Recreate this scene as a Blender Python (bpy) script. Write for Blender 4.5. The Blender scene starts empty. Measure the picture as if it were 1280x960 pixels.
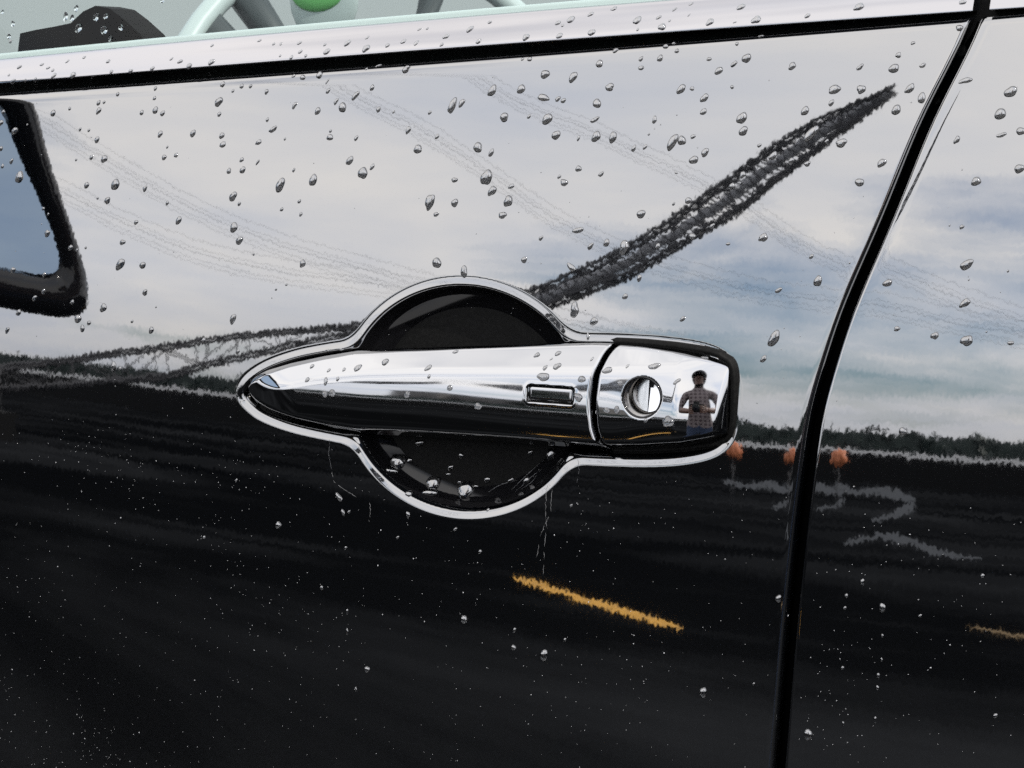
import bpy, bmesh, math, random
import numpy as np
from mathutils import Vector, Matrix
R = math.radians
rng = np.random.default_rng(7)
random.seed(7)
SC = bpy.context.scene
COL = SC.collection

# ------------------------------------------------------------------ measured tables
GAP = [(0.11913, -0.14308), (0.11958, -0.13433), (0.12151, -0.08629), (0.12435, -0.03895), (0.12576, -0.0233), (0.12698, -0.00466), (0.13117, 0.01282), (0.13685, 0.0351), (0.15072, 0.07191), (0.15782, 0.09367), (0.16332, 0.11049), (0.17212, 0.12961), (0.17914, 0.14689), (0.17983, 0.15282)]
DOOR_TOP = [(-0.27951, 0.11728), (-0.2177, 0.12115), (-0.16036, 0.12373), (-0.10706, 0.12771), (-0.05691, 0.13048), (-0.00965, 0.13378), (0.04602, 0.13783), (0.09844, 0.14184), (0.14208, 0.14452), (0.1756, 0.1469), (0.19544, 0.14788)]
TRIM_BOT = [(-0.27858, 0.12009), (-0.15975, 0.12708), (-0.1327, 0.12895), (-0.0093, 0.13686), (0.04639, 0.13971), (0.09879, 0.14289), (0.17228, 0.14749), (0.19566, 0.14828)]
TRIM_TOP = [(-0.28677, 0.13271), (-0.15605, 0.14106), (-0.13905, 0.14233), (-0.01417, 0.15084), (0.05904, 0.15534), (0.10797, 0.15836), (0.19326, 0.16242)]
H_TOP = [(-0.12651, -0.00957), (-0.12456, -0.0063), (-0.12053, -0.0036), (-0.11567, -0.0012), (-0.10359, 0.00268), (-0.08772, 0.00658), (-0.07213, 0.00973), (-0.04918, 0.01209), (-0.01953, 0.01478), (0.00913, 0.01703), (0.03688, 0.01902), (0.04641, 0.01921), (0.05719, 0.01931), (0.07051, 0.01876), (0.08368, 0.01759), (0.09123, 0.01583), (0.09518, 0.01418)]
H_BOT = [(-0.12647, -0.01061), (-0.12513, -0.01295), (-0.12254, -0.01519), (-0.11831, -0.01731), (-0.11287, -0.01933), (-0.09848, -0.02272), (-0.08241, -0.02472), (-0.06668, -0.0257), (-0.03995, -0.02497), (-0.01039, -0.02451), (0.01819, -0.02413), (0.03731, -0.02397), (0.04585, -0.02365), (0.05932, -0.02264), (0.07584, -0.02048), (0.08718, -0.01809), (0.09291, -0.01612), (0.09669, -0.01429)]
H_CREASE = [(-0.12304, -0.00887), (-0.10393, -0.00616), (-0.08417, -0.00177), (-0.06482, 0.00118), (-0.03843, 0.00369), (0.00501, 0.0067), (0.03791, 0.00852), (0.05969, 0.01027), (0.07604, 0.01261), (0.09353, 0.01759)]
H_HOR = [(-0.12301, -0.00956), (-0.08976, -0.0096), (-0.06432, -0.01017), (-0.03041, -0.00912), (-0.00849, -0.00957), (0.01987, -0.00987), (0.03883, -0.00984), (0.06076, -0.01055), (0.07729, -0.0116), (0.09364, -0.01482)]
SEAM = [(0.04617, -0.02333), (0.04433, -0.02028), (0.04162, -0.01347), (0.04023, -0.00242), (0.0409, 0.00779), (0.0432, 0.01584), (0.04636, 0.0198)]
LOCK = (0.06089, 0.00015)
BUTTON = [(0.01157, 0.00244), (0.03243, -0.00486)]
CHANNEL = [(-0.07889, 0.00986), (-0.09151, 0.00739), (-0.10351, 0.00459), (-0.11766, -0.00048), (-0.127, -0.00634), (-0.13059, -0.01115), (-0.13046, -0.0143), (-0.12655, -0.01752), (-0.12013, -0.02125), (-0.1043, -0.02491), (-0.08684, -0.02666), (-0.07409, -0.02772), (-0.0431, -0.02867), (-0.01322, -0.029), (0.01562, -0.0284), (0.02967, -0.02764), (0.04351, -0.02722), (0.06049, -0.02625), (0.07381, -0.02461), (0.08554, -0.02153), (0.09154, -0.01732), (0.09418, -0.01148), (0.09471, -0.00297), (0.09353, 0.00697), (0.08987, 0.01459), (0.08152, 0.0179), (0.06489, 0.01922), (0.04802, 0.01929), (0.03086, 0.01869), (0.00268, 0.01782), (-0.03007, 0.01536), (-0.06026, 0.0123)]
POCKET = [(-0.02154, -0.00735), (0.03168, -0.00383), (-0.01957, -0.05458), (-0.07753, -0.01121), (-0.024, 0.03947)]
BOOM_LOW_A = [(-15.8593, -12.5537, 0.9254), (-15.2791, -13.2067, 1.132), (-13.7423, -14.6954, 1.6413), (-12.1023, -15.971, 2.2454), (-10.491, -16.9886, 2.6967), (-9.0709, -17.7029, 3.2107)]
BOOM_LOW_B = [(-15.8418, -12.5706, 0.6057), (-15.262, -13.2264, 0.8082), (-13.3975, -15.0071, 1.2351), (-12.0865, -16.0087, 1.8496), (-10.4861, -17.0035, 2.5705), (-9.0666, -17.7183, 3.0999)]
JIB_A = [(-7.6737, -16.1536, 3.0904), (-6.7207, -16.4783, 3.6653), (-5.955, -16.6597, 4.2531), (-5.2038, -16.7219, 5.1021), (-4.4727, -16.6843, 6.0188), (-3.8484, -16.5737, 6.8502), (-3.2242, -16.4625, 7.5214), (-2.2148, -16.269, 8.4009)]
JIB_B = [(-7.3398, -16.3235, 2.9193), (-6.5055, -16.5974, 3.4298), (-5.6957, -16.8051, 3.9363), (-4.9434, -16.8815, 4.7398), (-4.2866, -16.8904, 5.4435), (-3.7022, -16.796, 6.267), (-3.122, -16.6625, 7.0329), (-2.2067, -16.3405, 8.2401)]
CABLES = [[(-10.4267, -7.0942, 5.1113), (-9.9313, -7.9627, 4.5396), (-9.261, -8.8746, 3.9328), (-8.4729, -9.7238, 3.3431), (-7.6451, -10.4217, 2.9358), (-6.5505, -11.1448, 2.6415), (-5.5849, -11.6588, 2.4363)], [(-10.4585, -7.674, 3.6605), (-9.6723, -8.6373, 3.3476), (-9.0444, -9.3242, 2.9533), (-8.3136, -9.9838, 2.6524), (-7.4812, -10.5962, 2.5328), (-6.4667, -11.2093, 2.5074), (-5.42, -11.7425, 2.352)], [(-7.7401, -8.9739, 6.6351), (-7.2974, -9.7354, 5.8229), (-6.8378, -10.2473, 5.3478), (-6.2893, -10.7089, 4.9837), (-5.5626, -11.2869, 4.3349), (-4.8192, -11.7733, 3.6707), (-4.072, -12.1284, 3.2301), (-3.41, -12.3607, 3.0183), (-2.7494, -12.5472, 2.8464), (-2.0152, -12.6959, 2.7744), (-1.0423, -12.843, 2.572), (0.0679, -12.9219, 2.344)], [(-6.4629, -9.857, 6.6567), (-5.9134, -10.4625, 6.0813), (-5.2711, -11.012, 5.5407), (-4.5404, -11.4534, 5.1747), (-4.0456, -11.7384, 4.8489), (-3.5492, -11.9789, 4.5622), (-2.9641, -12.2524, 4.1132), (-2.3754, -12.4963, 3.5843), (-1.8772, -12.6403, 3.2697), (-1.3011, -12.7643, 2.9663), (-0.572, -12.8661, 2.6576), (0.0628, -12.9111, 2.4457)]]
LINE_A = [(-3.2961, -7.7086, 0.0), (-1.6829, -6.4222, 0.0)]
LINE_B = [(-3.1342, -7.3362, -0.0), (-1.7862, -6.7548, 0.0)]
LINE_2 = [(-0.5007, -7.845, 0.0), (0.3589, -7.4759, 0.0)]
PUDDLES = [[(-16.8261, -70.7153, 0.0), (-11.3587, -53.0268, 0.0), (-8.0891, -42.4083, 0.0), (-5.1537, -26.4613, 0.0), (-6.2178, -29.8179, 0.0), (-9.9603, -43.9385, 0.0)], [(-33.6357, -243.9999, 0.0), (-13.0148, -112.7199, 0.0), (-11.2077, -115.128, 0.0), (-5.9639, -58.7211, 0.0), (-4.2593, -37.1301, 0.0), (-4.0831, -31.6042, 0.0), (-7.5584, -62.3222, 0.0)], [(-2.4176, -17.6696, -0.0), (-2.3968, -21.1057, 0.0), (-1.4841, -18.2887, 0.0), (-1.4652, -15.969, 0.0), (-1.8301, -15.7091, 0.0)]]
SHEEN = [([(-12.3006, -50.4722, 0.0), (-11.5457, -47.7756, 0.0), (-11.5475, -48.2951, 0.0), (-10.9083, -46.2422, 0.0), (-10.3959, -44.7141, 0.0), (-9.9666, -43.4935, 0.0), (-9.4162, -41.6611, 0.0), (-9.5755, -42.8809, 0.0), (-9.5826, -43.4509, 0.0), (-10.6378, -48.7668, 0.0), (-10.448, -48.5238, 0.0), (-10.7496, -50.5489, 0.0), (-11.0528, -52.635, 0.0), (-11.0516, -53.3497, 0.0), (-10.8286, -53.0264, 0.0), (-10.6489, -52.8957, 0.0), (-10.3305, -52.0442, 0.0), (-9.5493, -48.7975, 0.0), (-9.207, -47.6471, -0.0), (-8.4574, -44.3831, 0.0), (-8.0646, -42.8777, 0.0), (-7.9588, -42.7912, 0.0), (-7.5468, -40.9818, 0.0), (-7.2, -39.3635, 0.0), (-7.0328, -38.5387, 0.0), (-6.855, -37.5229, -0.0), (-6.6827, -36.4377, 0.0), (-6.1635, -33.4573, 0.0), (-5.8661, -31.6323, 0.0), (-5.6817, -30.3998, 0.0), (-5.3745, -28.509, 0.0), (-5.2564, -27.5311, 0.0), (-5.2034, -26.8659, 0.0), (-5.1277, -26.1138, 0.0), (-5.0741, -25.5389, 0.0), (-5.0628, -25.2721, 0.0)], [(-10.4463, -42.9561, 0.0), (-10.388, -43.0471, 0.0), (-9.5037, -39.8588, 0.0), (-9.0429, -38.4445, 0.0), (-8.5904, -37.0628, 0.0), (-8.282, -36.2561, 0.0), (-8.3635, -37.0804, 0.0), (-8.243, -37.0114, 0.0), (-8.4813, -38.54, -0.0), (-8.1204, -37.3997, 0.0), (-8.602, -40.0826, 0.0), (-8.6391, -40.7746, 0.0), (-8.4125, -40.2479, 0.0), (-8.1757, -39.6744, -0.0), (-7.9428, -39.1119, 0.0), (-7.6116, -38.0462, 0.0), (-7.321, -37.13, -0.0), (-7.2855, -37.4347, -0.0), (-7.0318, -36.5987, -0.0), (-7.0304, -37.046, -0.0), (-6.7969, -36.2816, -0.0), (-6.3721, -34.4451, 0.0), (-6.1738, -33.6966, 0.0), (-5.962, -32.758, 0.0), (-5.6549, -31.1735, 0.0), (-5.3651, -29.5728, 0.0), (-5.1001, -28.0309, 0.0), (-5.0959, -27.8225, -0.0), (-5.0063, -27.1304, 0.0), (-4.8955, -26.3178, 0.0), (-4.9431, -26.2917, 0.0), (-4.8819, -25.6315, 0.0), (-4.7997, -24.8474, 0.0), (-4.766, -24.3304, 0.0), (-4.7362, -23.8923, 0.0), (-4.6868, -23.4548, -0.0)]), ([(-10.9905, -57.2978, 0.0), (-10.1637, -53.5887, 0.0), (-10.2941, -55.0298, 0.0), (-9.6519, -52.5312, 0.0), (-9.1389, -50.7131, 0.0), (-8.6788, -49.1165, 0.0), (-8.0202, -46.2696, 0.0), (-8.1128, -47.5898, 0.0), (-7.9756, -47.6122, -0.0), (-8.9619, -54.3101, 0.0), (-8.5339, -52.7169, 0.0), (-8.6601, -54.5013, -0.0), (-8.8233, -56.6311, -0.0), (-8.6885, -57.0605, 0.0), (-8.3459, -56.2184, 0.0), (-8.0683, -55.7643, 0.0), (-7.6815, -54.437, 0.0), (-6.9015, -50.0946, 0.0), (-6.5633, -48.5368, 0.0), (-5.9071, -44.5174, 0.0), (-5.5862, -42.7552, 0.0), (-5.5195, -42.7078, 0.0), (-5.1986, -40.5685, 0.0), (-4.9328, -38.6143, 0.0), (-4.8124, -37.5102, 0.0), (-4.6863, -36.1338, 0.0), (-4.5681, -34.6736, 0.0), (-4.1805, -31.2302, 0.0), (-3.9736, -29.1327, 0.0), (-3.8557, -27.7263, 0.0), (-3.6463, -25.7284, 0.0), (-3.5835, -24.6752, 0.0), (-3.57, -23.9496, 0.0), (-3.5367, -23.1605, 0.0), (-3.5157, -22.5607, -0.0), (-3.5208, -22.2701, 0.0)], [(-8.837, -46.2466, 0.0), (-8.829, -46.6709, 0.0), (-7.9393, -42.6548, 0.0), (-7.5185, -41.1306, 0.0), (-7.091, -39.5684, 0.0), (-6.7887, -38.6384, 0.0), (-6.858, -39.7142, 0.0), (-6.6627, -39.2725, -0.0), (-6.8014, -40.7621, 0.0), (-6.3132, -38.5865, 0.0), (-6.6499, -41.3302, -0.0), (-6.5591, -41.563, 0.0), (-6.2528, -40.4829, 0.0), (-5.9571, -39.5121, 0.0), (-5.6775, -38.6542, -0.0), (-5.3292, -37.2827, 0.0), (-5.0334, -36.1423, 0.0), (-4.9632, -36.4201, 0.0), (-4.7344, -35.4126, 0.0), (-4.727, -35.9166, 0.0), (-4.5479, -35.0857, 0.0), (-4.2273, -33.0634, 0.0), (-4.09, -32.2421, 0.0), (-3.9428, -31.1708, 0.0), (-3.7223, -29.356, 0.0), (-3.5213, -27.5215, 0.0), (-3.3443, -25.7747, 0.0), (-3.3648, -25.4132, 0.0), (-3.3219, -24.5808, 0.0), (-3.2625, -23.6664, 0.0), (-3.3216, -23.5532, 0.0), (-3.3018, -22.8337, 0.0), (-3.266, -22.0132, 0.0), (-3.264, -21.4649, 0.0), (-3.2606, -21.0062, -0.0), (-3.2368, -20.5631, 0.0)]), ([(-2.6208, -15.0966, 0.0), (-2.597, -15.097, 0.0), (-2.6459, -15.5391, 0.0), (-2.6517, -15.7844, -0.0), (-2.6626, -16.0916, 0.0), (-2.666, -16.3818, 0.0), (-2.6282, -16.4477, 0.0), (-2.6402, -16.811, 0.0), (-2.6093, -16.9143, 0.0), (-2.6691, -17.5563, 0.0), (-2.5934, -17.3607, 0.0), (-2.569, -17.4816, 0.0), (-2.5562, -17.6795, -0.0), (-2.5259, -17.769, 0.0), (-2.4815, -17.7693, 0.0), (-2.4422, -17.8084, 0.0), (-2.3905, -17.7681, 0.0), (-2.2935, -17.4172, 0.0), (-2.2296, -17.2951, 0.0), (-2.1197, -16.8286, 0.0), (-2.0406, -16.57, -0.0), (-1.9894, -16.5144, 0.0), (-1.904, -16.2008, 0.0), (-1.8239, -15.9285, -0.0), (-1.7636, -15.8229, 0.0), (-1.7047, -15.7471, 0.0), (-1.6477, -15.714, 0.0), (-1.5449, -15.3326, 0.0), (-1.4573, -15.1491, 0.0), (-1.3756, -15.0641, 0.0), (-1.2714, -14.7765, 0.0), (-1.1918, -14.7099, 0.0), (-1.1231, -14.7158, 0.0), (-1.0568, -14.6687, 0.0), (-1.0022, -14.6356, 0.0), (-0.965, -14.6516, 0.0)], [(-2.4804, -14.3385, 0.0), (-2.503, -14.5855, 0.0), (-2.4643, -14.539, 0.0), (-2.4668, -14.7528, 0.0), (-2.4643, -14.9686, 0.0), (-2.4652, -15.2259, 0.0), (-2.4962, -15.6755, 0.0), (-2.4733, -15.8172, 0.0), (-2.4759, -16.1062, 0.0), (-2.3844, -15.8056, -0.0), (-2.3962, -16.1292, 0.0), (-2.3552, -16.1259, 0.0), (-2.2956, -16.0015, -0.0), (-2.2425, -15.9154, 0.0), (-2.1931, -15.8522, 0.0), (-2.1324, -15.7142, 0.0), (-2.075, -15.5995, 0.0), (-2.0473, -15.6943, 0.0), (-1.9873, -15.5677, 0.0), (-1.956, -15.64, 0.0), (-1.8921, -15.471, 0.0), (-1.8005, -15.0894, 0.0), (-1.7369, -14.9151, 0.0), (-1.67, -14.7193, 0.0), (-1.5889, -14.4178, 0.0), (-1.5107, -14.1476, 0.0), (-1.4354, -13.9153, 0.0), (-1.3964, -14.0344, 0.0), (-1.3352, -14.0404, 0.0), (-1.2631, -13.9981, 0.0), (-1.2098, -14.1647, 0.0), (-1.1388, -14.1576, 0.0), (-1.0669, -14.0995, 0.0), (-1.0072, -14.1, 0.0), (-0.9566, -14.0916, 0.0), (-0.915, -14.0363, 0.0)])]
CONE = [(-83.316, -357.3522, 0.0)]
MIRROR = [(-0.5044, -0.2712, 1.0551), (-0.5725, -0.2473, 1.0482), (-0.5089, -0.2661, 1.0825), (-0.5359, -0.2422, 1.1618), (-0.5765, -0.2105, 1.2242), (-0.5758, -0.2333, 1.1324)]
TRAILS = [([(-0.08514, -0.02928), (-0.08529, -0.03584), (-0.08389, -0.04159), (-0.08248, -0.04734), (-0.07721, -0.05032), (-0.0704, -0.05314)], 'thin pale dried run dropping from the left corner of the handle recess'), ([(-0.06446, -0.05465), (-0.06393, -0.05872), (-0.06455, -0.06359)], 'short dried run below the lower left of the round recess'), ([(0.01754, -0.04004), (0.01716, -0.04796), (0.01792, -0.05777), (0.01724, -0.06774), (0.01728, -0.07833)], 'long thin dried run below the right of the round recess'), ([(0.01974, -0.04183), (0.01942, -0.05105), (0.01554, -0.06063), (0.01381, -0.07139)], 'faint second run beside the long one below the recess'), ([(0.03041, -0.02856), (0.03133, -0.03369), (0.03017, -0.03899)], 'short crooked run under the right corner of the recess')]
SCUFFS = [[(-0.00231, -0.0457), (0.00357, -0.03924), (0.01013, -0.0331)], [(-0.00012, -0.04617), (0.00611, -0.03968), (0.01165, -0.03527)], [(0.00236, -0.04496), (0.00725, -0.04124), (0.00925, -0.03777)], [(-0.00836, -0.04024), (0.00157, -0.03445), (0.01915, -0.02812)], [(-0.01391, -0.04804), (-0.0082, -0.04421), (0.00183, -0.0407)]]
CAM = {'yaw': 24, 'pitch': -9, 'pos': [0.32138, -0.72184, 1.12515], 'f': 2430.89}
TK = [[-0.6, -6.0], [-0.22, 2.4], [-0.06, 4.9], [0.0, 6.2], [0.05, 8.0], [0.1, 10.8], [0.16, 14.8], [0.25, 21.0]]
PAINT_IOR = 4.4
LIP_W, LIP_S, LIP_LOW, CH_D, PK_D, PK_B = .0046, .26, .9, .0050, .0070, .0150
E_S0, E_S1, E_CV = .17, 14.0, 8.0
H_T0, H_CV, H_BV = 4.9, 6.5, 38.0
MIR_C, MIR_YAW = (-.55, -.150, 1.150), 0.0
WHEEL_C = (-.34, .56, 1.045)
CORNER_SHAPE = [(-.50, .125), (-.31, .128), (-.345, .152), (-.40, .156), (-.50, .20)]
TAG_C = (-.317, .41, 1.168)
LINE_WK = 1.0
PUDDLES_W = [(-5.5, -27, 1.6, 5, .1), (-3.6, -30, 1.0, 4.5, .2), (-1.9, -18, .5, 1.8, .1)]
FENCE_Y, FENCE_Z, FENCE_H = -28.0, 1.36, .13
HEDGE_Y, HEDGE_H = -46.0, 2.55
TREES = [(-60, -60, 3.0), (-47, -58, 2.9), (-40, -55, 3.2), (-24, -56, 4.4), (-21, -54, 3.6), (-16, -60, 3.2), (-8, -58, 3.0), (-2, -57, 2.7), (4, -58, 3.1), (12, -60, 3.0)]
BUILDINGS = [(-26, -62, 9, 6, 4.4, .2), (-31, -60, 3.2, 4, 4.6, .1)]
BARRIER = (-5.55, -21.0, 0)
CABLE_R = .0033
SKY_PATCHES = [(-6, 11, 13, -.22), (-30, 14, 20, .10), (0, 24, 12, .10)]
SKY_PATCHES = [(-9, 9.5, 15, -.22), (-30, 14, 20, .08), (0, 24, 12, .10)]
SKY_PATCHES = [(-9, 9.5, 13, -.17), (-30, 14, 20, .06), (0, 24, 12, .08)]
N_DROPS, N_SPRAY, N_DUST = 295, 260, 1500
CORNER_SHAPE = [(-.277, .128), (-.203, .128), (-.208, .1405), (-.238, .157), (-.262, .151)]
TAG_C = (-.317, .41, 1.176)
BARRIER = (-5.28, -21.0, 0)
LIP_S = .21
N_DROPS, N_SPRAY, N_DUST = 295, 300, 2300
LIP_W, LIP_S = .0038, .15
CABLE_R = .0024
LINE_WK = .75
SKY_PATCHES = [(-8, 9, 14, -.20), (-2, 17, 8, -.10), (-21, 12, 8, -.09), (-34, 14, 18, .08), (-12, 25, 10, .06)]
FENCE_H = .10
E_CV = 9.0
N_DUST = 3200
SKY_PATCHES = [(-7, 9, 13, -.17), (-1, 17, 8, -.05), (-21, 12, 8, -.10), (-34, 14, 18, .08), (-12, 25, 10, .06)]
CORNER_SHAPE = [(-.285, .128), (-.203, .128), (-.2055, .1395), (-.212, .1450), (-.222, .1515), (-.231, .1565), (-.240, .1580), (-.247, .1555), (-.254, .1500), (-.264, .1485), (-.276, .1470), (-.285, .1455)]
BARRIER = (-5.08, -21.0, 0)
N_DUST = 2700
LIP_W, LIP_S = .0031, .115
MIR_C = (-.55, -.150, 1.162)
SKY_PATCHES = [(-7, 9, 13, -.15), (-1, 17, 8, -.06), (-21, 11, 9, -.12), (-14, 15, 6, -.06), (-38, 14, 16, .08), (-12, 25, 10, .05)]
LIP_LOW = 1.7
SKY_PATCHES = [(-6, 9.5, 13, -.15), (-1, 17, 8, -.06), (-16, 10, 8, -.05), (-38, 14, 16, .08), (-12, 25, 10, .05)]
LAMP_X = (-1.12, 1.28)
N_DUST = 2100
FENCE_Y, FENCE_Z, FENCE_H = -60.0, 1.60, .20
HEDGE_Y, HEDGE_H = -96.0, 1.92
LAMP_X = (-.93, 1.28)
LAMP_X = (.30, 1.28)
PUDDLES_W = []
SKY_PATCHES = [(-7, 9.5, 13, -.14), (-17, 10, 8, -.05), (-38, 14, 16, .05), (-12, 25, 10, .05)]


# ------------------------------------------------------------------ camera
yaw, pitch = R(CAM['yaw']), R(CAM['pitch'])
FWD = Vector((-math.sin(yaw)*math.cos(pitch), math.cos(yaw)*math.cos(pitch), math.sin(pitch)))
cd = bpy.data.cameras.new('camera_view')
cam = bpy.data.objects.new('camera_view', cd)
COL.objects.link(cam)
cam.location = CAM['pos']
cam.rotation_euler = FWD.to_track_quat('-Z', 'Y').to_euler()
cd.sensor_width = 36.0
cd.lens = CAM['f']/1280*36.0
cd.clip_start, cd.clip_end = 0.01, 3000
cd.dof.use_dof = True
cd.dof.focus_distance = 0.80
cd.dof.aperture_fstop = 45.0
SC.camera = cam
CAMP = Vector(CAM['pos'])

# ------------------------------------------------------------------ daylight
SUN_EL, SUN_DIR_XY = 40.0, (0.93, -0.36)
w = bpy.data.worlds.new('World'); SC.world = w; w.use_nodes = True
nt = w.node_tree; nt.nodes.clear()
def wn(t, **k):
    n = nt.nodes.new(t)
    for a, b in k.items(): setattr(n, a, b)
    return n
def wl(a, b): nt.links.new(a, b)
sky = wn('ShaderNodeTexSky', sky_type='NISHITA', sun_disc=False, sun_elevation=R(SUN_EL),
         sun_rotation=math.atan2(SUN_DIR_XY[0], SUN_DIR_XY[1]), air_density=1.0, dust_density=1.6, ozone_density=1.2)
tc = wn('ShaderNodeTexCoord'); sep = wn('ShaderNodeSeparateXYZ'); wl(tc.outputs['Generated'], sep.inputs[0])
def wm(op, a, b=None, c=None, clamp=False):
    n = wn('ShaderNodeMath', operation=op, use_clamp=clamp)
    for i, v in enumerate((a, b, c)):
        if v is None: continue
        if isinstance(v, (int, float)): n.inputs[i].default_value = v
        else: wl(v, n.inputs[i])
    return n.outputs[0]
zc_ = wm('ADD', wm('MAXIMUM', sep.outputs['Z'], 0.0), 0.13)
comb = wn('ShaderNodeCombineXYZ')
wl(wm('DIVIDE', sep.outputs['X'], zc_), comb.inputs[0]); wl(wm('DIVIDE', sep.outputs['Y'], zc_), comb.inputs[1])
def wnoise(scale, detail, rough, dist, off):
    mp = wn('ShaderNodeMapping'); mp.inputs['Location'].default_value = off; wl(comb.outputs[0], mp.inputs[0])
    n = wn('ShaderNodeTexNoise'); n.inputs['Scale'].default_value = scale; n.inputs['Detail'].default_value = detail
    n.inputs['Roughness'].default_value = rough; n.inputs['Distortion'].default_value = dist
    wl(mp.outputs[0], n.inputs['Vector']); return n.outputs['Fac']
big = wnoise(0.55, 6.0, 0.52, 0.35, (3.1, 1.7, 0.0))
fine = wnoise(1.9, 8.0, 0.6, 0.6, (0.4, 5.2, 2.0))
dens = wm('ADD', wm('MULTIPLY', big, 0.68), wm('MULTIPLY', fine, 0.32))
dens = wm('ADD', dens, 0.09)
def patch(az, el, wide, gain):
    # a gap (or a thicker bank) in the cloud cover towards one compass direction
    global dens
    n = wn('ShaderNodeVectorMath', operation='DOT_PRODUCT'); wl(tc.outputs['Generated'], n.inputs[0])
    n.inputs[1].default_value = (math.sin(R(az))*math.cos(R(el)), -math.cos(R(az))*math.cos(R(el)), math.sin(R(el)))
    mr = wn('ShaderNodeMapRange', interpolation_type='SMOOTHSTEP'); wl(n.outputs['Value'], mr.inputs['Value'])
    mr.inputs['From Min'].default_value = math.cos(R(wide)); mr.inputs['From Max'].default_value = 1.0
    mr.inputs['To Min'].default_value = 0.0; mr.inputs['To Max'].default_value = gain
    dens = wm('ADD', dens, mr.outputs['Result'])
for a_ in SKY_PATCHES: patch(*a_)
ramp = wn('ShaderNodeValToRGB'); wl(dens, ramp.inputs[0])
ramp.color_ramp.elements[0].position = 0.37; ramp.color_ramp.elements[0].color = (0, 0, 0, 1)
ramp.color_ramp.elements[1].position = 0.56; ramp.color_ramp.elements[1].color = (1, 1, 1, 1)
shade = wn('ShaderNodeValToRGB'); wl(wnoise(0.9, 7.0, 0.55, 0.4, (7.7, 0.3, 4.0)), shade.inputs[0])
shade.color_ramp.elements[0].position = 0.30; shade.color_ramp.elements[0].color = (0.74, 0.775, 0.86, 1)
shade.color_ramp.elements[1].position = 0.66; shade.color_ramp.elements[1].color = (1.0, 0.972, 0.95, 1)
SKY_K, CLOUD_K = 0.09, 1.38
skm = wn('ShaderNodeVectorMath', operation='SCALE'); wl(sky.outputs[0], skm.inputs[0]); skm.inputs['Scale'].default_value = 1.5
low = wn('ShaderNodeValToRGB'); wl(sep.outputs['Z'], low.inputs[0])
low.color_ramp.elements[0].position = 0.0; low.color_ramp.elements[0].color = (0.66, 0.675, 0.70, 1)
low.color_ramp.elements[1].position = 0.11; low.color_ramp.elements[1].color = (1, 1, 1, 1)
lmul = wn('ShaderNodeVectorMath', operation='MULTIPLY'); wl(shade.outputs[0], lmul.inputs[0]); wl(low.outputs[0], lmul.inputs[1])
clm = wn('ShaderNodeVectorMath', operation='SCALE'); wl(lmul.outputs[0], clm.inputs[0]); clm.inputs['Scale'].default_value = CLOUD_K/SKY_K
tint = wn('ShaderNodeVectorMath', operation='MULTIPLY'); wl(skm.outputs[0], tint.inputs[0]); tint.inputs[1].default_value = (0.84, 0.97, 1.13)
mix = wn('ShaderNodeMix', data_type='RGBA'); wl(ramp.outputs[0], mix.inputs['Factor'])
wl(tint.outputs[0], mix.inputs['A']); wl(clm.outputs[0], mix.inputs['B'])
bg = wn('ShaderNodeBackground'); bg.inputs['Strength'].default_value = SKY_K
wl(mix.outputs['Result'], bg.inputs['Color'])
wo = wn('ShaderNodeOutputWorld'); wl(bg.outputs[0], wo.inputs['Surface'])

sd = bpy.data.lights.new('sun', 'SUN'); sd.energy = 2.4; sd.angle = R(0.5); sd.color = (1.0, 0.95, 0.87)
sun = bpy.data.objects.new('sun', sd); COL.objects.link(sun)
h_ = math.hypot(*SUN_DIR_XY)
SD = Vector((SUN_DIR_XY[0]/h_*math.cos(R(SUN_EL)), SUN_DIR_XY[1]/h_*math.cos(R(SUN_EL)), math.sin(R(SUN_EL))))
sun.rotation_euler = (-SD).to_track_quat('-Z', 'Y').to_euler()
vs = SC.view_settings
vs.view_transform = 'Standard'; vs.look = 'None'; vs.gamma = 1.0; vs.use_curve_mapping = False
vs.exposure = 0.30
try: SC.display_settings.display_device = 'sRGB'
except Exception: pass
SC.cycles.max_bounces = 14; SC.cycles.transmission_bounces = 10; SC.cycles.glossy_bounces = 8
SC.cycles.transparent_max_bounces = 12; SC.cycles.sample_clamp_indirect = 8.0
SC.cycles.use_denoising = False

# ------------------------------------------------------------------ materials
def mat(name, base=(0.5,0.5,0.5), rough=0.5, metal=0.0, ior=1.5, trans=0.0, coat=0.0):
    m = bpy.data.materials.new(name); m.use_nodes = True
    b = m.node_tree.nodes['Principled BSDF']
    b.inputs['Base Color'].default_value = (*base, 1); b.inputs['Roughness'].default_value = rough
    b.inputs['Metallic'].default_value = metal; b.inputs['IOR'].default_value = ior
    b.inputs['Transmission Weight'].default_value = trans; b.inputs['Coat Weight'].default_value = coat
    return m, m.node_tree, b
def node(t, ty, **k):
    n = t.nodes.new(ty)
    for a, v in k.items():
        if hasattr(n, a): setattr(n, a, v)
        else: n.inputs[a].default_value = v
    return n
def noise(t, scale, detail=2.0, rough=0.5, dist=0.0, stretch=None):
    c = t.nodes.new('ShaderNodeTexCoord'); n = t.nodes.new('ShaderNodeTexNoise')
    n.inputs['Scale'].default_value = scale; n.inputs['Detail'].default_value = detail
    n.inputs['Roughness'].default_value = rough; n.inputs['Distortion'].default_value = dist
    if stretch:
        mp = t.nodes.new('ShaderNodeMapping'); mp.inputs['Scale'].default_value = stretch
        t.links.new(c.outputs['Object'], mp.inputs[0]); t.links.new(mp.outputs[0], n.inputs['Vector'])
    else: t.links.new(c.outputs['Object'], n.inputs['Vector'])
    return n
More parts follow.
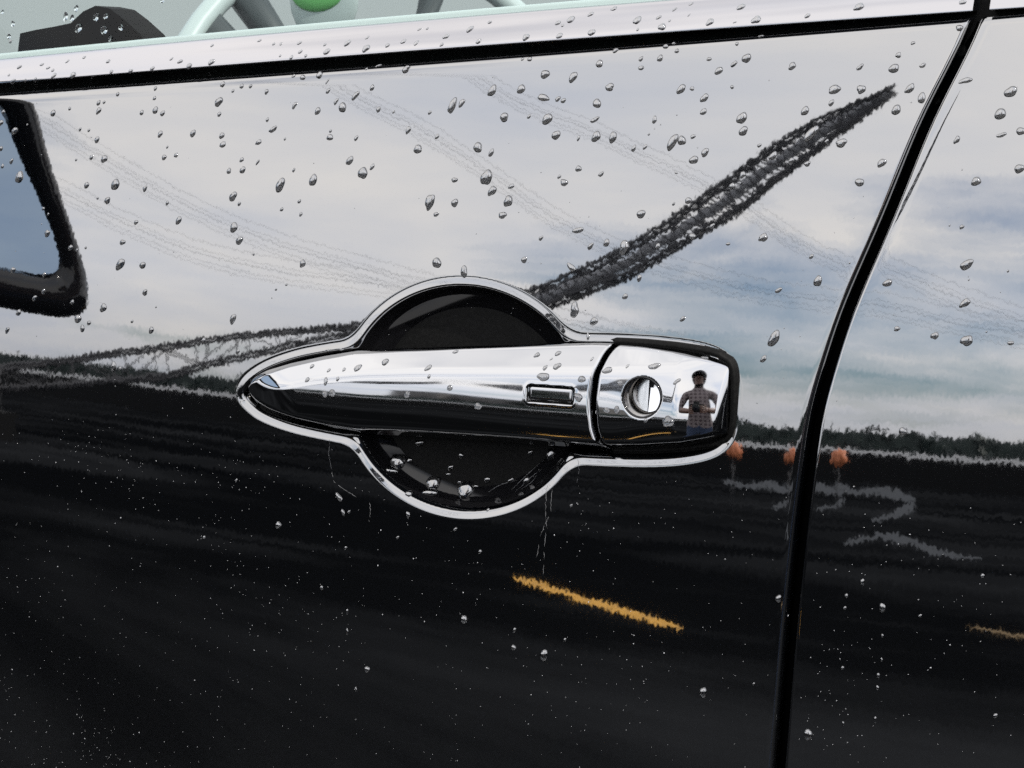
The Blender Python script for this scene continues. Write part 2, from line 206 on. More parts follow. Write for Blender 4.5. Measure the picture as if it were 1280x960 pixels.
def ramp2(t, src, p0, c0, p1, c1):
    r = t.nodes.new('ShaderNodeValToRGB'); t.links.new(src, r.inputs[0])
    r.color_ramp.elements[0].position = p0; r.color_ramp.elements[0].color = (*c0, 1)
    r.color_ramp.elements[1].position = p1; r.color_ramp.elements[1].color = (*c1, 1)
    return r.outputs[0]
def orange_peel(t, b, layers, extra=()):
    """clear-coat texture: tiny wobble of the normal, one term per (scale, amplitude, stretch)"""
    g = t.nodes.new('ShaderNodeNewGeometry'); cur = g.outputs['Normal']
    for sc_, amp, st in layers:
        n = noise(t, sc_, 1.5, 0.45, 0.0, st)
        s = t.nodes.new('ShaderNodeVectorMath'); s.operation = 'SUBTRACT'
        t.links.new(n.outputs['Color'], s.inputs[0]); s.inputs[1].default_value = (0.5, 0.5, 0.5)
        k = t.nodes.new('ShaderNodeVectorMath'); k.operation = 'SCALE'; k.inputs['Scale'].default_value = amp
        t.links.new(s.outputs[0], k.inputs[0])
        a = t.nodes.new('ShaderNodeVectorMath'); a.operation = 'ADD'
        t.links.new(cur, a.inputs[0]); t.links.new(k.outputs[0], a.inputs[1]); cur = a.outputs[0]
    n = t.nodes.new('ShaderNodeVectorMath'); n.operation = 'NORMALIZE'; t.links.new(cur, n.inputs[0])
    for s in ('Normal',): t.links.new(n.outputs[0], b.inputs[s])
M = {}
m, t, b = mat('black_paint', (0.004, 0.0045, 0.006), 0.018, 0.0, PAINT_IOR)
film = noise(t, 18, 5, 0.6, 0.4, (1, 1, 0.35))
# road film, its grey also painting in the paler reflection low down: nothing on the upper skin, a thin grey veil low on the doors, streaked downwards
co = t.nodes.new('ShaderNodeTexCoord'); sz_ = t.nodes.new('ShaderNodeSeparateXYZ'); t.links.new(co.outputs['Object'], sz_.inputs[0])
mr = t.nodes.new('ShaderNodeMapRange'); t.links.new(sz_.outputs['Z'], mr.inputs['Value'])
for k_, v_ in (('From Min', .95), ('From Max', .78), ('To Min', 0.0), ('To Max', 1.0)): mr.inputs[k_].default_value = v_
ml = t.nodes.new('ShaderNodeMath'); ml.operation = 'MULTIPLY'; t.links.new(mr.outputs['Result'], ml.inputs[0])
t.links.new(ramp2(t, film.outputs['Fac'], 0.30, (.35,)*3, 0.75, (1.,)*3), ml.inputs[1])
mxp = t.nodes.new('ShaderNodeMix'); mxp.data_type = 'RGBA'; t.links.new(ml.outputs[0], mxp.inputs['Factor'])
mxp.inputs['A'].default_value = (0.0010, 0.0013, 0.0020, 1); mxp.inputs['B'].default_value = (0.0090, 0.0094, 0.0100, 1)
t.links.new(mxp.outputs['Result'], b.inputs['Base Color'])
orange_peel(t, b, [(560, 0.0044, (1.25, 1.25, 0.8)), (150, 0.0022, None), (22, 0.0030, None)])
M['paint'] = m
m, t, b = mat('chrome', (0.54, 0.545, 0.555), 0.03, 1.0)
r_ = noise(t, 60, 4, 0.6)
t.links.new(ramp2(t, r_.outputs['Fac'], 0.35, (0.025,)*3, 0.75, (0.06,)*3), b.inputs['Roughness'])
orange_peel(t, b, [(180, 0.0016, None), (30, 0.004, None)])
M['chrome'] = m
M['dark_chrome'] = mat('dark_chrome', (0.30, 0.29, 0.28), 0.18, 1.0)[0]
m, t, b = mat('cast_metal', (0.86, 0.86, 0.86), 0.22, 1.0); M['metal'] = m
r_ = noise(t, 900, 3, 0.6, 0, (1, 1, 0.1)); t.links.new(ramp2(t, r_.outputs['Fac'], 0.3, (0.12,)*3, 0.7, (0.22,)*3), b.inputs['Roughness'])
m, t, b = mat('satin_trim', (0.49, 0.485, 0.50), 0.10, 1.0); M['satin'] = m
orange_peel(t, b, [(90, 0.006, None)])
m, t, b = mat('black_rubber', (0.006, 0.006, 0.0065), 0.6, 0.0, 1.25); M['rubber'] = m
r_ = noise(t, 700, 4, 0.6); t.links.new(ramp2(t, r_.outputs['Fac'], 0.45, (0.0025,)*3, 0.8, (0.009,)*3), b.inputs['Base Color'])
M['seal_black'] = mat('matt_black_seal', (0.002, 0.002, 0.0022), 0.9, 0.0, 1.0)[0]
M['plastic'] = mat('black_plastic', (0.008, 0.008, 0.009), 0.35)[0]
M['gloss_black'] = mat('gloss_black_plastic', (0.006, 0.006, 0.007), 0.06)[0]
M['water'] = mat('water', (1, 1, 1), 0.0, 0.0, 1.333, 1.0)[0]
def bead_material(name, share, ior):
    # a bead over dark lacquer: mostly the mirror of its own skin, partly what is seen through the water
    m = bpy.data.materials.new(name); m.use_nodes = True; t = m.node_tree; b = t.nodes['Principled BSDF']
    b.inputs['Base Color'].default_value = (.006, .006, .007, 1); b.inputs['Roughness'].default_value = .02; b.inputs['IOR'].default_value = ior
    g = t.nodes.new('ShaderNodeBsdfGlass'); g.inputs['IOR'].default_value = 1.333; g.inputs['Roughness'].default_value = 0
    x = t.nodes.new('ShaderNodeMixShader'); x.inputs[0].default_value = share
    t.links.new(g.outputs[0], x.inputs[1]); t.links.new(b.outputs[0], x.inputs[2]); t.links.new(x.outputs[0], t.nodes['Material Output'].inputs[0]); return m
M['bead'] = bead_material('water_on_paint', .66, 6.0)
M['bead_chrome'] = bead_material('water_on_chrome', .5, 4.5)
m, t, b = mat('mirror_glass', (0.36, 0.46, 0.58), 0.01, 1.0); M['mirror'] = m
# window glass: tinted see-through pane with a plain glossy reflection
m = bpy.data.materials.new('window_glass'); m.use_nodes = True; t = m.node_tree; t.nodes.clear()
o_ = t.nodes.new('ShaderNodeOutputMaterial'); mx = t.nodes.new('ShaderNodeMixShader'); fr = t.nodes.new('ShaderNodeFresnel'); fr.inputs[0].default_value = 1.32
tr = t.nodes.new('ShaderNodeBsdfTransparent'); tr.inputs[0].default_value = (0.80, 0.885, 0.865, 1)
gl = t.nodes.new('ShaderNodeBsdfGlossy'); gl.inputs['Roughness'].default_value = 0.02
t.links.new(fr.outputs[0], mx.inputs[0]); t.links.new(tr.outputs[0], mx.inputs[1]); t.links.new(gl.outputs[0], mx.inputs[2]); t.links.new(mx.outputs[0], o_.inputs[0])
M['glass'] = m
M['seal'] = mat('pale_seal', (0.40, 0.50, 0.48), 0.25, 0.0, 1.5)[0]
m, t, b = mat('asphalt', (0.03,)*3, 0.9, 0.0, 1.0); M['asphalt'] = m
n1 = noise(t, 0.14, 7, 0.62, 0.8, (.6, 1.6, 1)); n2 = noise(t, 40, 4, 0.7)
mxa = t.nodes.new('ShaderNodeMix'); mxa.data_type = 'RGBA'; mxa.inputs['Factor'].default_value = 0.4
t.links.new(ramp2(t, n1.outputs['Fac'], 0.44, (0.0016, 0.0018, 0.0020), 0.66, (0.027, 0.0285, 0.031)), mxa.inputs['A'])
t.links.new(ramp2(t, n2.outputs['Fac'], 0.3, (0.001, .0011, .0013), 0.75, (0.009, .0095, .0105)), mxa.inputs['B']); t.links.new(mxa.outputs['Result'], b.inputs['Base Color'])
t.links.new(ramp2(t, n1.outputs['Fac'], 0.4, (0.70,)*3, 0.6, (0.95,)*3), b.inputs['Roughness'])
m, t, b = mat('yellow_line_paint', (0.80, 0.42, 0.03), 0.6); M['yellow'] = m
n1 = noise(t, 9, 6, 0.7); t.links.new(ramp2(t, n1.outputs['Fac'], 0.34, (0.26, 0.13, 0.008), 0.5, (0.66, 0.32, 0.008)), b.inputs['Base Color'])
M['yellow_worn'] = mat('worn_yellow_paint', (0.13, 0.07, 0.006), 0.7)[0]
M['sheen'] = mat('puddle_sheen', (0.075, 0.08, 0.088), 0.9, 0.0, 1.0)[0]  # pale grey imitating sky reflected in shallow puddles
M['puddle'] = mat('puddle_water', (0.02, 0.022, 0.024), 0.14, 0.0, 1.2)[0]
m, t, b = mat('crane_steel', (0.06, 0.06, 0.066), 0.6); M['steel'] = m
M['lit_grey'] = mat('lit_core_grey', (0.48, 0.49, 0.52), 0.6)[0]  # pale tone for the added core, imitating light along the jib
M['cable'] = mat('cable_sheath', (0.02, 0.02, 0.022), 0.6)[0]
m, t, b = mat('leaves', (0.03, 0.06, 0.03), 0.6); M['leaf'] = m
n1 = noise(t, 1.5, 4); t.links.new(ramp2(t, n1.outputs['Fac'], 0.35, (0.008, 0.017, 0.015), 0.7, (0.024, 0.040, 0.033)), b.inputs['Base Color'])
M['bark'] = mat('bark', (0.05, 0.04, 0.03), 0.9)[0]
M['white'] = mat('white_painted_metal', (0.78, 0.78, 0.78), 0.5)[0]
m, t, b = mat('concrete', (0.35, 0.35, 0.34), 0.85); M['concrete'] = m
n1 = noise(t, 6, 6, 0.65); t.links.new(ramp2(t, n1.outputs['Fac'], 0.3, (0.04,)*3, 0.7, (0.12, 0.12, 0.118)), b.inputs['Base Color'])
M['orange'] = mat('orange_plastic', (0.66, 0.22, 0.10), 0.5)[0]
M['skin'] = mat('skin', (0.17, 0.09, 0.065), 0.5)[0]
M['cap'] = mat('dark_cap_cloth', (0.02, 0.02, 0.03), 0.85)[0]
m, t, b = mat('checked_shirt', (0.35, 0.22, 0.21), 0.85); M['shirt'] = m
cc = t.nodes.new('ShaderNodeTexCoord'); wv = t.nodes.new('ShaderNodeTexWave'); wv.inputs['Scale'].default_value = 6; wv2 = t.nodes.new('ShaderNodeTexWave'); wv2.bands_direction = 'Z'; wv2.inputs['Scale'].default_value = 6
t.links.new(cc.outputs['Object'], wv.inputs[0]); t.links.new(cc.outputs['Object'], wv2.inputs[0])
ad = t.nodes.new('ShaderNodeMath'); ad.operation = 'MULTIPLY'; t.links.new(wv.outputs['Fac'], ad.inputs[0]); t.links.new(wv2.outputs['Fac'], ad.inputs[1])
t.links.new(ramp2(t, ad.outputs[0], 0.1, (0.24, 0.20, 0.20), 0.6, (0.07, 0.05, 0.055)), b.inputs['Base Color'])
M['jeans'] = mat('blue_jeans', (0.04, 0.06, 0.11), 0.9)[0]
M['green'] = mat('green_card', (0.16, 0.50, 0.15), 0.5)[0]
M['pale'] = mat('pale_vinyl', (0.46, 0.52, 0.52), 0.4)[0]
M['grey'] = mat('grey_vinyl', (0.045, 0.055, 0.06), 0.5)[0]
M['dash'] = mat('black_dashboard', (0.003, 0.0033, 0.0035), 0.7, 0.0, 1.15)[0]
m, t, b = mat('dried_dirt', (0.62, 0.63, 0.65), 0.7); M['dirt'] = m
M['run'] = mat('dried_water_run', (0.22, 0.225, 0.235), 0.7)[0]
M['wallpaint'] = mat('pale_grey_wall_paint', (0.50, 0.53, 0.535), 0.8)[0]
M['brick'] = mat('painted_render', (0.12, 0.115, 0.11), 0.8)[0]
M['lens'] = mat('lens_glass', (0.01, 0.01, 0.015), 0.03)[0]

# ------------------------------------------------------------------ object helpers
def link(name, me, m=None, parent=None, smooth=True):
    o = bpy.data.objects.new(name, me); COL.objects.link(o)
    if m is not None and not me.materials:
        for q in (m if isinstance(m, (list, tuple)) else [m]): me.materials.append(q)
    if parent: o.parent = parent
    if smooth and len(me.polygons): me.polygons.foreach_set('use_smooth', [True]*len(me.polygons))
    return o
def empty(name, loc=(0, 0, 0)):
    o = bpy.data.objects.new(name, None); COL.objects.link(o); o.location = loc; o.empty_display_size = 0.05; return o
def tag(o, label=None, cat=None, group=None, kind=None):
    if label: o['label'] = label
    if cat: o['category'] = cat
    if group: o['group'] = group
    if kind: o['kind'] = kind
    return o
def raw(name, V, F, m, parent=None, smooth=True):
    me = bpy.data.meshes.new(name); me.from_pydata([tuple(v) for v in V], [], [tuple(f) for f in F]); me.update()
    return link(name, me, m, parent, smooth)
def grid_mesh(name, P, m, parent=None, drop=None, flip=False):
    """P: (rows, cols, 3) points -> smooth quad sheet; drop: bool (rows-1, cols-1) of faces left out"""
    r, c = P.shape[:2]
    idx = np.arange(r*c).reshape(r, c)
    q = np.stack([idx[:-1, :-1], idx[:-1, 1:], idx[1:, 1:], idx[1:, :-1]], -1)
    if flip: q = q[..., ::-1]
    q = q.reshape(-1, 4)
    V_ = P.reshape(-1, 3)
    if drop is not None:
        q = q[~drop.reshape(-1)]
        use, inv_ = np.unique(q, return_inverse=True); V_ = V_[use]; q = inv_.reshape(-1, 4)
    me = bpy.data.meshes.new(name)
    me.from_pydata(V_.astype(np.float32), [], q.astype(np.int32))
    me.update()
    return link(name, me, m, parent)
class MB:
    def __init__(s): s.v, s.f = [], []
    def add(s, V, F):
        n = len(s.v); s.v += [tuple(map(float, v)) for v in V]; s.f += [tuple(i+n for i in f) for f in F]
    def tube(s, pts, r, seg=8, cap=True):
        pts = [Vector(p) for p in pts]; n = len(pts); V = []; F = []
        rr = r if hasattr(r, '__len__') else [r]*n
        for i, p in enumerate(pts):
            d = (pts[min(i+1, n-1)]-pts[max(i-1, 0)]).normalized()
            a = d.cross(Vector((0, 0, 1)) if abs(d.z) < .9 else Vector((1, 0, 0))).normalized(); b_ = d.cross(a)
            for k in range(seg):
                q = 2*math.pi*k/seg; V.append(p+(a*math.cos(q)+b_*math.sin(q))*rr[i])
        for i in range(n-1):
            for k in range(seg):
                k2 = (k+1) % seg; F.append((i*seg+k, i*seg+k2, (i+1)*seg+k2, (i+1)*seg+k))
        if cap: F.append(tuple(range(seg))[::-1]); F.append(tuple((n-1)*seg+k for k in range(seg)))
        s.add(V, F); return s
    def box(s, c, sx, sy, sz, rot=None):
        V = [Vector((x*sx/2, y*sy/2, z*sz/2)) for x in (-1, 1) for y in (-1, 1) for z in (-1, 1)]
        if rot is not None: V = [rot @ v for v in V]
        s.add([Vector(c)+v for v in V], [(0, 1, 3, 2), (4, 6, 7, 5), (0, 4, 5, 1), (2, 3, 7, 6), (0, 2, 6, 4), (1, 5, 7, 3)]); return s
    def ell(s, c, rx, ry, rz, seg=16, rings=10, fn=None):
        V = []; F = []
        for i in range(rings+1):
            th = math.pi*i/rings
            for k in range(seg):
                q = 2*math.pi*k/seg; d = Vector((math.sin(th)*math.cos(q), math.sin(th)*math.sin(q), math.cos(th)))
                p = Vector((d.x*rx, d.y*ry, d.z*rz))
                if fn: p = fn(d, p)
                V.append(Vector(c)+p)
        for i in range(rings):
            for k in range(seg):
                k2 = (k+1) % seg; F.append((i*seg+k, (i+1)*seg+k, (i+1)*seg+k2, i*seg+k2))
        s.add(V, F); return s
    def build(s, name, m, parent=None, smooth=False): return raw(name, s.v, s.f, m, parent, smooth)

# ------------------------------------------------------------------ the shape of the car side
# heights z are measured from the handle line (1 m above ground), p is how far a point stands out of the side
ZH = 1.0
TKA = np.array(TK)
_zz = np.linspace(-.6, .25, 3401); _tt = np.interp(_zz, TKA[:, 0], TKA[:, 1])
_k = np.hanning(161); _k /= _k.sum(); _tt = np.convolve(np.pad(_tt, 80, mode='edge'), _k, 'valid')
_pp = -np.concatenate([[0], np.cumsum(np.tan(np.radians((_tt[1:]+_tt[:-1])/2))*np.diff(_zz))]); _pp -= np.interp(0, _zz, _pp)
def p_base(x, z): return np.interp(z, _zz, _pp)-np.asarray(x)**2/6.0
def W3(x, z, p): return np.stack([x, -p, np.asarray(z)+ZH], -1)
def tab(L): a = np.array(L, float); return a[:, 0], a[:, 1]
def smooth_interp(q, xs, ys, win):
    o = np.linspace(-win, win, 9); ww = 1.05-np.abs(o)/win; ww /= ww.sum()
    xs = np.asarray(xs, float); ys = np.asarray(ys, float)
    xe = np.concatenate([[2*xs[0]-xs[1]], xs, [2*xs[-1]-xs[-2]]]); ye = np.concatenate([[2*ys[0]-ys[1]], ys, [2*ys[-1]-ys[-2]]])
    f = lambda v: np.where(v < xe[0], ye[0]+(v-xe[0])*(ye[1]-ye[0])/(xe[1]-xe[0]), np.where(v > xe[-1], ye[-1]+(v-xe[-1])*(ye[-1]-ye[-2])/(xe[-1]-xe[-2]), np.interp(v, xe, ye)))
    return sum(wi*f(np.asarray(q)+oi) for wi, oi in zip(ww, o))
gx, gz = tab(GAP)
def x_gap(z): return smooth_interp(np.clip(z, -.5, .3), gz, gx, .02)
dtx, dtz = tab(DOOR_TOP)
_c = np.polyfit(dtx, dtz, 2)
def z_top(x): return np.polyval(_c, np.clip(x, -.45, .3))+np.minimum(np.asarray(x)+.45, 0)*.03
def sd_poly(x, z, poly):
    P = np.array(poly); Q = np.roll(P, -1, 0); d = np.full(x.shape, 1e9); ins = np.zeros(x.shape, bool)
    for (ax, az), (bx, bz) in zip(P, Q):
        ex, ez = bx-ax, bz-az; t_ = np.clip(((x-ax)*ex+(z-az)*ez)/(ex*ex+ez*ez), 0, 1)
        d = np.minimum(d, (x-ax-ex*t_)**2+(z-az-ez*t_)**2)
        c_ = (az > z) != (bz > z)
        with np.errstate(divide='ignore', invalid='ignore'): ins ^= c_ & (x < (bx-ax)*(z-az)/(bz-az if bz != az else 1e-12)+ax)
    return np.where(ins, -1, 1)*np.sqrt(d)
def chaikin(P, n=2):
    P = np.array(P, float)
    for _ in range(n):
        Q = np.roll(P, -1, 0); P = np.stack([P*.75+Q*.25, P*.25+Q*.75], 1).reshape(-1, 2)
    return P
CH = chaikin(CHANNEL, 3)
PC = np.array(POCKET[0]); PRX = (POCKET[1][0]-POCKET[3][0])/2; PRZ = (POCKET[4][1]-POCKET[2][1])/2
PC = np.array([(POCKET[1][0]+POCKET[3][0])/2, (POCKET[4][1]+POCKET[2][1])/2])
def smin(a, b, k):
    h = np.maximum(k-np.abs(a-b), 0)/k
    return np.minimum(a, b)-h*h*k*.25
def smax(a, b, k): return -smin(-a, -b, k)
def sstep(u): u = np.clip(u, 0, 1); return u*u*(3-2*u)
def sd_pocket(x, z):
    dx, dz = (x-PC[0])/PRX, (z-PC[1])/PRZ; rr = np.sqrt(dx*dx+dz*dz)+1e-9
    return (rr-1)*np.sqrt((PRX*dx/rr)**2+(PRZ*dz/rr)**2), rr
def sd_all(x, z):
    s1 = sd_poly(x, z, CH); s2, rr = sd_pocket(x, z)
    return s1, s2, rr, smin(s1, s2, .006)
def recess(x, z):
    """handle pocket and channel pressed into the door skin; a narrow flange that leans back a little runs round both"""
    out = np.zeros(x.shape)
    near = (x > -.17) & (x < .125) & (z > -.085) & (z < .07)
    xs, zs = x[near], z[near]
    s1, s2, rr, s = sd_all(xs, zs)
    h = .0030
    nz = (sd_all(xs, zs+h)[3]-sd_all(xs, zs-h)[3])/(2*h)
    nz = np.clip(nz, -1, 1)
    b_ = np.maximum(LIP_W-np.maximum(s, -.0006), 0)
    b_ = np.where(b_ < .0006, b_*b_/.0012, b_-.0003)        # eased outer crease
    lip = LIP_S*b_*np.where(nz > 0, nz, nz*LIP_LOW)
    groove = .00007*np.exp(-((s-LIP_W)/.00035)**2)*np.clip(nz*1.6, 0, 1)
    dep1 = CH_D*sstep((-s1+.0003)/.0034)
    rim2 = PK_D*sstep((-s2+.0003)/.0046)
    bowl = PK_B*(1-np.minimum(np.maximum(rr, 0)/.93, 1)**2)
    dep = smax(dep1, rim2+bowl, .002)*sstep((-s+.0004)/.0010)
    out[near] = lip-groove-dep
    return out
def p_front(x, z): return p_base(x, z)+recess(x, z)

# ------------------------------------------------------------------ the car
car = empty('car', (-0.05, 0.0, 0.0))
tag(car, 'side of a glossy black car with wet doors, chrome handle and pale window trim', 'car')
CARM = Matrix.Translation((0.05, 0, 0))
def cpart(o, parent=None):
    """keep world placement while parenting to the car"""
    o.parent = parent or car; o.matrix_parent_inverse = Matrix.Identity(4)
    if parent is None: o.location = Vector((0.05, 0, 0))
    return o

def hem(d, r): d = np.clip(d, 0, r); return r-np.sqrt(np.maximum(r*r-(r-d)**2, 0))
def lines(a, b, fa, fb, fine, coarse):
    L = []; v = a
    while v < b:
        L.append(v); dd = 0 if fa <= v <= fb else min(abs(v-fa), abs(v-fb)); v += fine+min(dd*.12, coarse-fine)
    L.append(b); return np.array(L)
GW = .0044      # width of the shut line
hr = .0020
edge = np.array([1.0, .8, .6, .44, .3, .19, .1, .04, .01, 0])*hr
def panel(name, x0s, z0s, side, pf, split=False):
    """x0s/z0s: reference lines; side 'front' ends at the shut line, 'rear' begins there"""
    X0, Z0 = np.meshgrid(x0s, z0s); zt0 = z0s[-1]; zb0 = z0s[0]
    X = X0.copy()
    xm = x_gap(0.0)
    for _ in range(4):
        zt = z_top(X)
        up = np.clip((Z0-.07)/(zt0-.07), 0, 1); Z = Z0+up*(zt-zt0)
        xg = x_gap(Z)+(-GW/2 if side == 'front' else GW/2)
        if side == 'front': k_ = np.clip((X0+.0)/(xm-GW/2), 0, 1); X = X0+k_*(xg-(xm-GW/2))
        else: X = X0+(xg-(xm+GW/2))*np.clip(1-(X0-xm)/.35, 0, 1)
    dE = (xg-X) if side == 'front' else (X-xg)
    Pp = pf(X, Z)
    Pp = Pp-hem(dE, hr if side == 'front' else .0014)-hem(z_top(X)-Z, .0030)
    G = W3(X, Z, Pp)
    # turned-in flanges behind the edges
    top = G[-1:].copy(); top[..., 1] += .012; G = np.concatenate([G, top], 0)
    if side == 'front': e = G[:, -1:].copy(); e[..., 1] += .012; G = np.concatenate([G, e], 1)
    else: e = G[:, :1].copy(); e[..., 1] += .012; G = np.concatenate([e, G], 1)
    if not split: return grid_mesh(name, G, M['paint'])
    GX, GZ = G[..., 0], G[..., 2]-ZH
    sp = sd_pocket(GX, GZ)[0] < -.0010
    cell = sp[:-1, :-1] & sp[1:, :-1] & sp[:-1, 1:] & sp[1:, 1:]
    o = grid_mesh(name, G, M['paint'], drop=cell)
    r_, c_ = np.where(cell); r0, r1, c0, c1 = r_.min(), r_.max()+1, c_.min(), c_.max()+1
    pk = grid_mesh('handle_pocket', G[r0:r1+1, c0:c1+1].copy(), M['gloss_black'], drop=~cell[r0:r1, c0:c1])
    return o, pk
FINE = .00042
xl = lines(-.80, float(x_gap(0.0))-GW/2-hr, -.150, .108, FINE, .012)
zt_ref = float(z_top(0.0))
zl = lines(-.42, zt_ref-.0030, -.078, .060, FINE, .010)
tope = zt_ref-np.array([.8, .6, .42, .27, .15, .06, .015, 0])*.0030
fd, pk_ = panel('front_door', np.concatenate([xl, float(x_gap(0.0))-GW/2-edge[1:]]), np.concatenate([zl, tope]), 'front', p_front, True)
cpart(fd); cpart(pk_, fd); pk_['label'] = 'round black finger pocket behind the handle'; fd['label'] = 'black front door skin with round handle recess and many water beads'
xr_ = float(x_gap(0.0))+GW/2
XG0 = float(x_gap(0.0))
def p_rear(x, z): return p_base(x, z)+.018*(x-XG0)-.0004
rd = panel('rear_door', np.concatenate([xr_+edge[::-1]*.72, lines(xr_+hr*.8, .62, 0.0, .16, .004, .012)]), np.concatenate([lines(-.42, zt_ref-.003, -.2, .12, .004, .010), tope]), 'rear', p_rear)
cpart(rd); rd['label'] = 'black rear door panel beyond the shut line'

# black jamb behind the shut lines and the rubber seal standing in the vertical one
xs = np.linspace(-.8, .6, 60); zs = np.concatenate([np.linspace(-.42, .13, 30), [.1395, .1445]])
XX, ZZ = np.meshgrid(xs, zs); cpart(grid_mesh('door_jamb', W3(XX, ZZ+np.where(ZZ > .12, z_top(XX)-zt_ref, 0), p_base(XX, np.minimum(ZZ, .2))-.011), M['rubber']))
zs = np.linspace(-.4, .145, 120); tb = MB(); tb.tube(W3(x_gap(zs), zs, p_base(x_gap(zs), zs)-.0105), .0026, 8)
o = cpart(tb.build('door_seal', M['seal_black'], None, True)); o['label'] = 'black rubber seal in the upright gap between the doors'

# pale window trim (two lengths), the glass run above it and the window
ttx, ttz = tab(TRIM_TOP); tbx, tbz = tab(TRIM_BOT)
_ct, _cb = np.polyfit(ttx, ttz, 2), np.polyfit(tbx, tbz, 2)
def ztt(x): return np.polyval(_ct, np.clip(x, -.35, .3))
def ztb(x): return np.polyval(_cb, np.clip(x, -.35, .3))
def trim(x0, x1):
    xs = np.linspace(x0, x1, 90); rows = []
    zb_, zt_ = ztb(xs), ztt(xs); p0 = p_base(xs, z_top(xs))+.0012
    H = zt_-zb_; rr = .0020
    rows.append(W3(xs, zb_+rr*(1+math.sin(R(-8)))+.0004, p0-.012))
    for a in np.linspace(-8, 30, 10):           # rounded lower edge
        rows.append(W3(xs, zb_+rr*(1+math.sin(R(a))), p0-rr+rr*math.cos(R(a))))
    z1 = zb_+rr*(1+math.sin(R(30))); p1 = p0-rr+rr*math.cos(R(30))
    for u in np.linspace(.08, 1, 12):
        tl = R(30+16*u); rows.append(W3(xs, z1+(zt_-z1)*u, p1-(zt_-z1)*u*math.tan(R(30+8*u))))
    pe = p1-(zt_-z1)*math.tan(R(38))
    rows.append(W3(xs, zt_+.0006, pe-.0010)); rows.append(W3(xs, zt_+.0007, pe-.0024)); rows.append(W3(xs, zt_-.002, pe-.006))
    return np.array(rows), pe
gt = float(x_gap(.155))
G, _ = trim(-.60, gt-.0030); o = cpart(grid_mesh('window_trim', G, M['satin'])); o['label'] = 'long pale trim strip under the front window'
G, _ = trim(gt+.0032, .55); o = cpart(grid_mesh('window_trim', G, M['satin'])); o['label'] = 'short end of pale trim strip above the rear door'
xs = np.linspace(-.60, .17, 70); _, pe = trim(-.60, .17)
pe = np.interp(xs, np.linspace(-.6, .17, 90), pe); zt_ = ztt(xs)
def lean(x, z): return np.interp(x, xs, pe)-.0030-(z-np.interp(x, xs, zt_))*math.tan(R(15))
Zg = np.array([-.03, 0, .05, .12, .2, .3]); XX = np.repeat(xs[None], 6, 0); ZZ = Zg[:, None]+zt_[None]
Gf = W3(XX, ZZ, lean(XX, ZZ)); Gb = Gf.copy(); Gb[..., 1] += .0035
win = cpart(grid_mesh('side_window', Gf, M['glass'])); win['label'] = 'tinted front side window glass with raindrops'
ZZ = np.array([-.004, 0, .002, .0030, .0034, .0030])[:, None]+zt_[None]
off = np.array([.0010, .0014, .0014, .0010, .0004, -.0010])[:, None]
cpart(grid_mesh('glass_run', W3(XX, ZZ, lean(XX, ZZ)+off), M['seal']))
# rear window
xs2 = np.linspace(gt+.02, .55, 20); XX2 = np.repeat(xs2[None], 3, 0); ZZ2 = np.array([-.02, .1, .3])[:, None]+ztt(xs2)[None]
cpart(grid_mesh('side_window', W3(XX2, ZZ2, lean(xs[-1]+0*XX2, ZZ2-ztt(xs2)[None]+zt_[-1])-(.02)), M['glass']))['label'] = 'rear side window glass'

# ------------------------------------------------------------------ door handle
htx, htz = tab(H_TOP); hbx, hbz = tab(H_BOT); hcx, hcz = tab(H_CREASE); hhx, hhz = tab(H_HOR); smx, smz = tab(SEAM)
XT = htx[0]
def h_t(x): return smooth_interp(x, htx, htz, .0025)
def h_b(x): return smooth_interp(x, hbx, hbz, .0025)
def h_c(x): return smooth_interp(x, hcx, hcz, .008)
def h_h(x): return smooth_interp(x, hhx, hhz, .008)
def seam(z): return smooth_interp(z, smz, smx, .003)
XR, XA = .0935, .0735
bx0, bz1 = BUTTON[0]; bx1, bz0 = BUTTON[1]
BC = ((bx0+bx1)/2, (bz0+bz1)/2); BH = ((bx1-bx0)/2, (bz1-bz0)/2)
def sd_rr(x, z, c, h, r):
    qx, qz = np.abs(x-c[0])-h[0]+r, np.abs(z-c[1])-h[1]+r
    return np.hypot(np.maximum(qx, 0), np.maximum(qz, 0))+np.minimum(np.maximum(qx, qz), 0)-r
def hp(x, z, zt, zb, button=True):
    zc, zh = h_c(x), h_h(x)
    bow = .0128-.0022*((x-.03)/.15)**2
    fr_ = bow-(np.tan(R(H_T0))*(z-zh)+.5*H_CV*(z-zh)**2)
    fc = bow-(np.tan(R(H_T0))*(zc-zh)+.5*H_CV*(zc-zh)**2)
    bv = fc-(z-zc)*np.tan(R(H_BV))-.5*6*(z-zc)**2
    p = smin(fr_, bv, .0014)
    p = smin(p, .0015+np.maximum(zt-z, 0)*3.0, .0022)
    p = smin(p, .0010+np.maximum(z-zb, 0)*2.6, .0034)
    p = smin(p, .0012+np.maximum(x-XT, 0)*.52, .006)
    a_ = np.maximum(x-XA, 0); st = np.minimum(a_/.003, 1)
    p = p-np.where(a_ < .003, .5*a_*a_/.003*E_S0, E_S0*(a_-.0015))-.5*E_S1*a_*a_
    p = p-.5*E_CV*(z+.0060)**2*sstep((x-.046)/.034)
    p = smin(p, .0020+np.maximum(XR-x, 0)*2.4, .0040)
    p = np.maximum(p, -.0005)
    if button:
        s = sd_rr(x, z, BC, BH, .0018); p = p-.0016*sstep((-s)/.0006)+.00012*np.exp(-(s/.0008)**2)
    return p
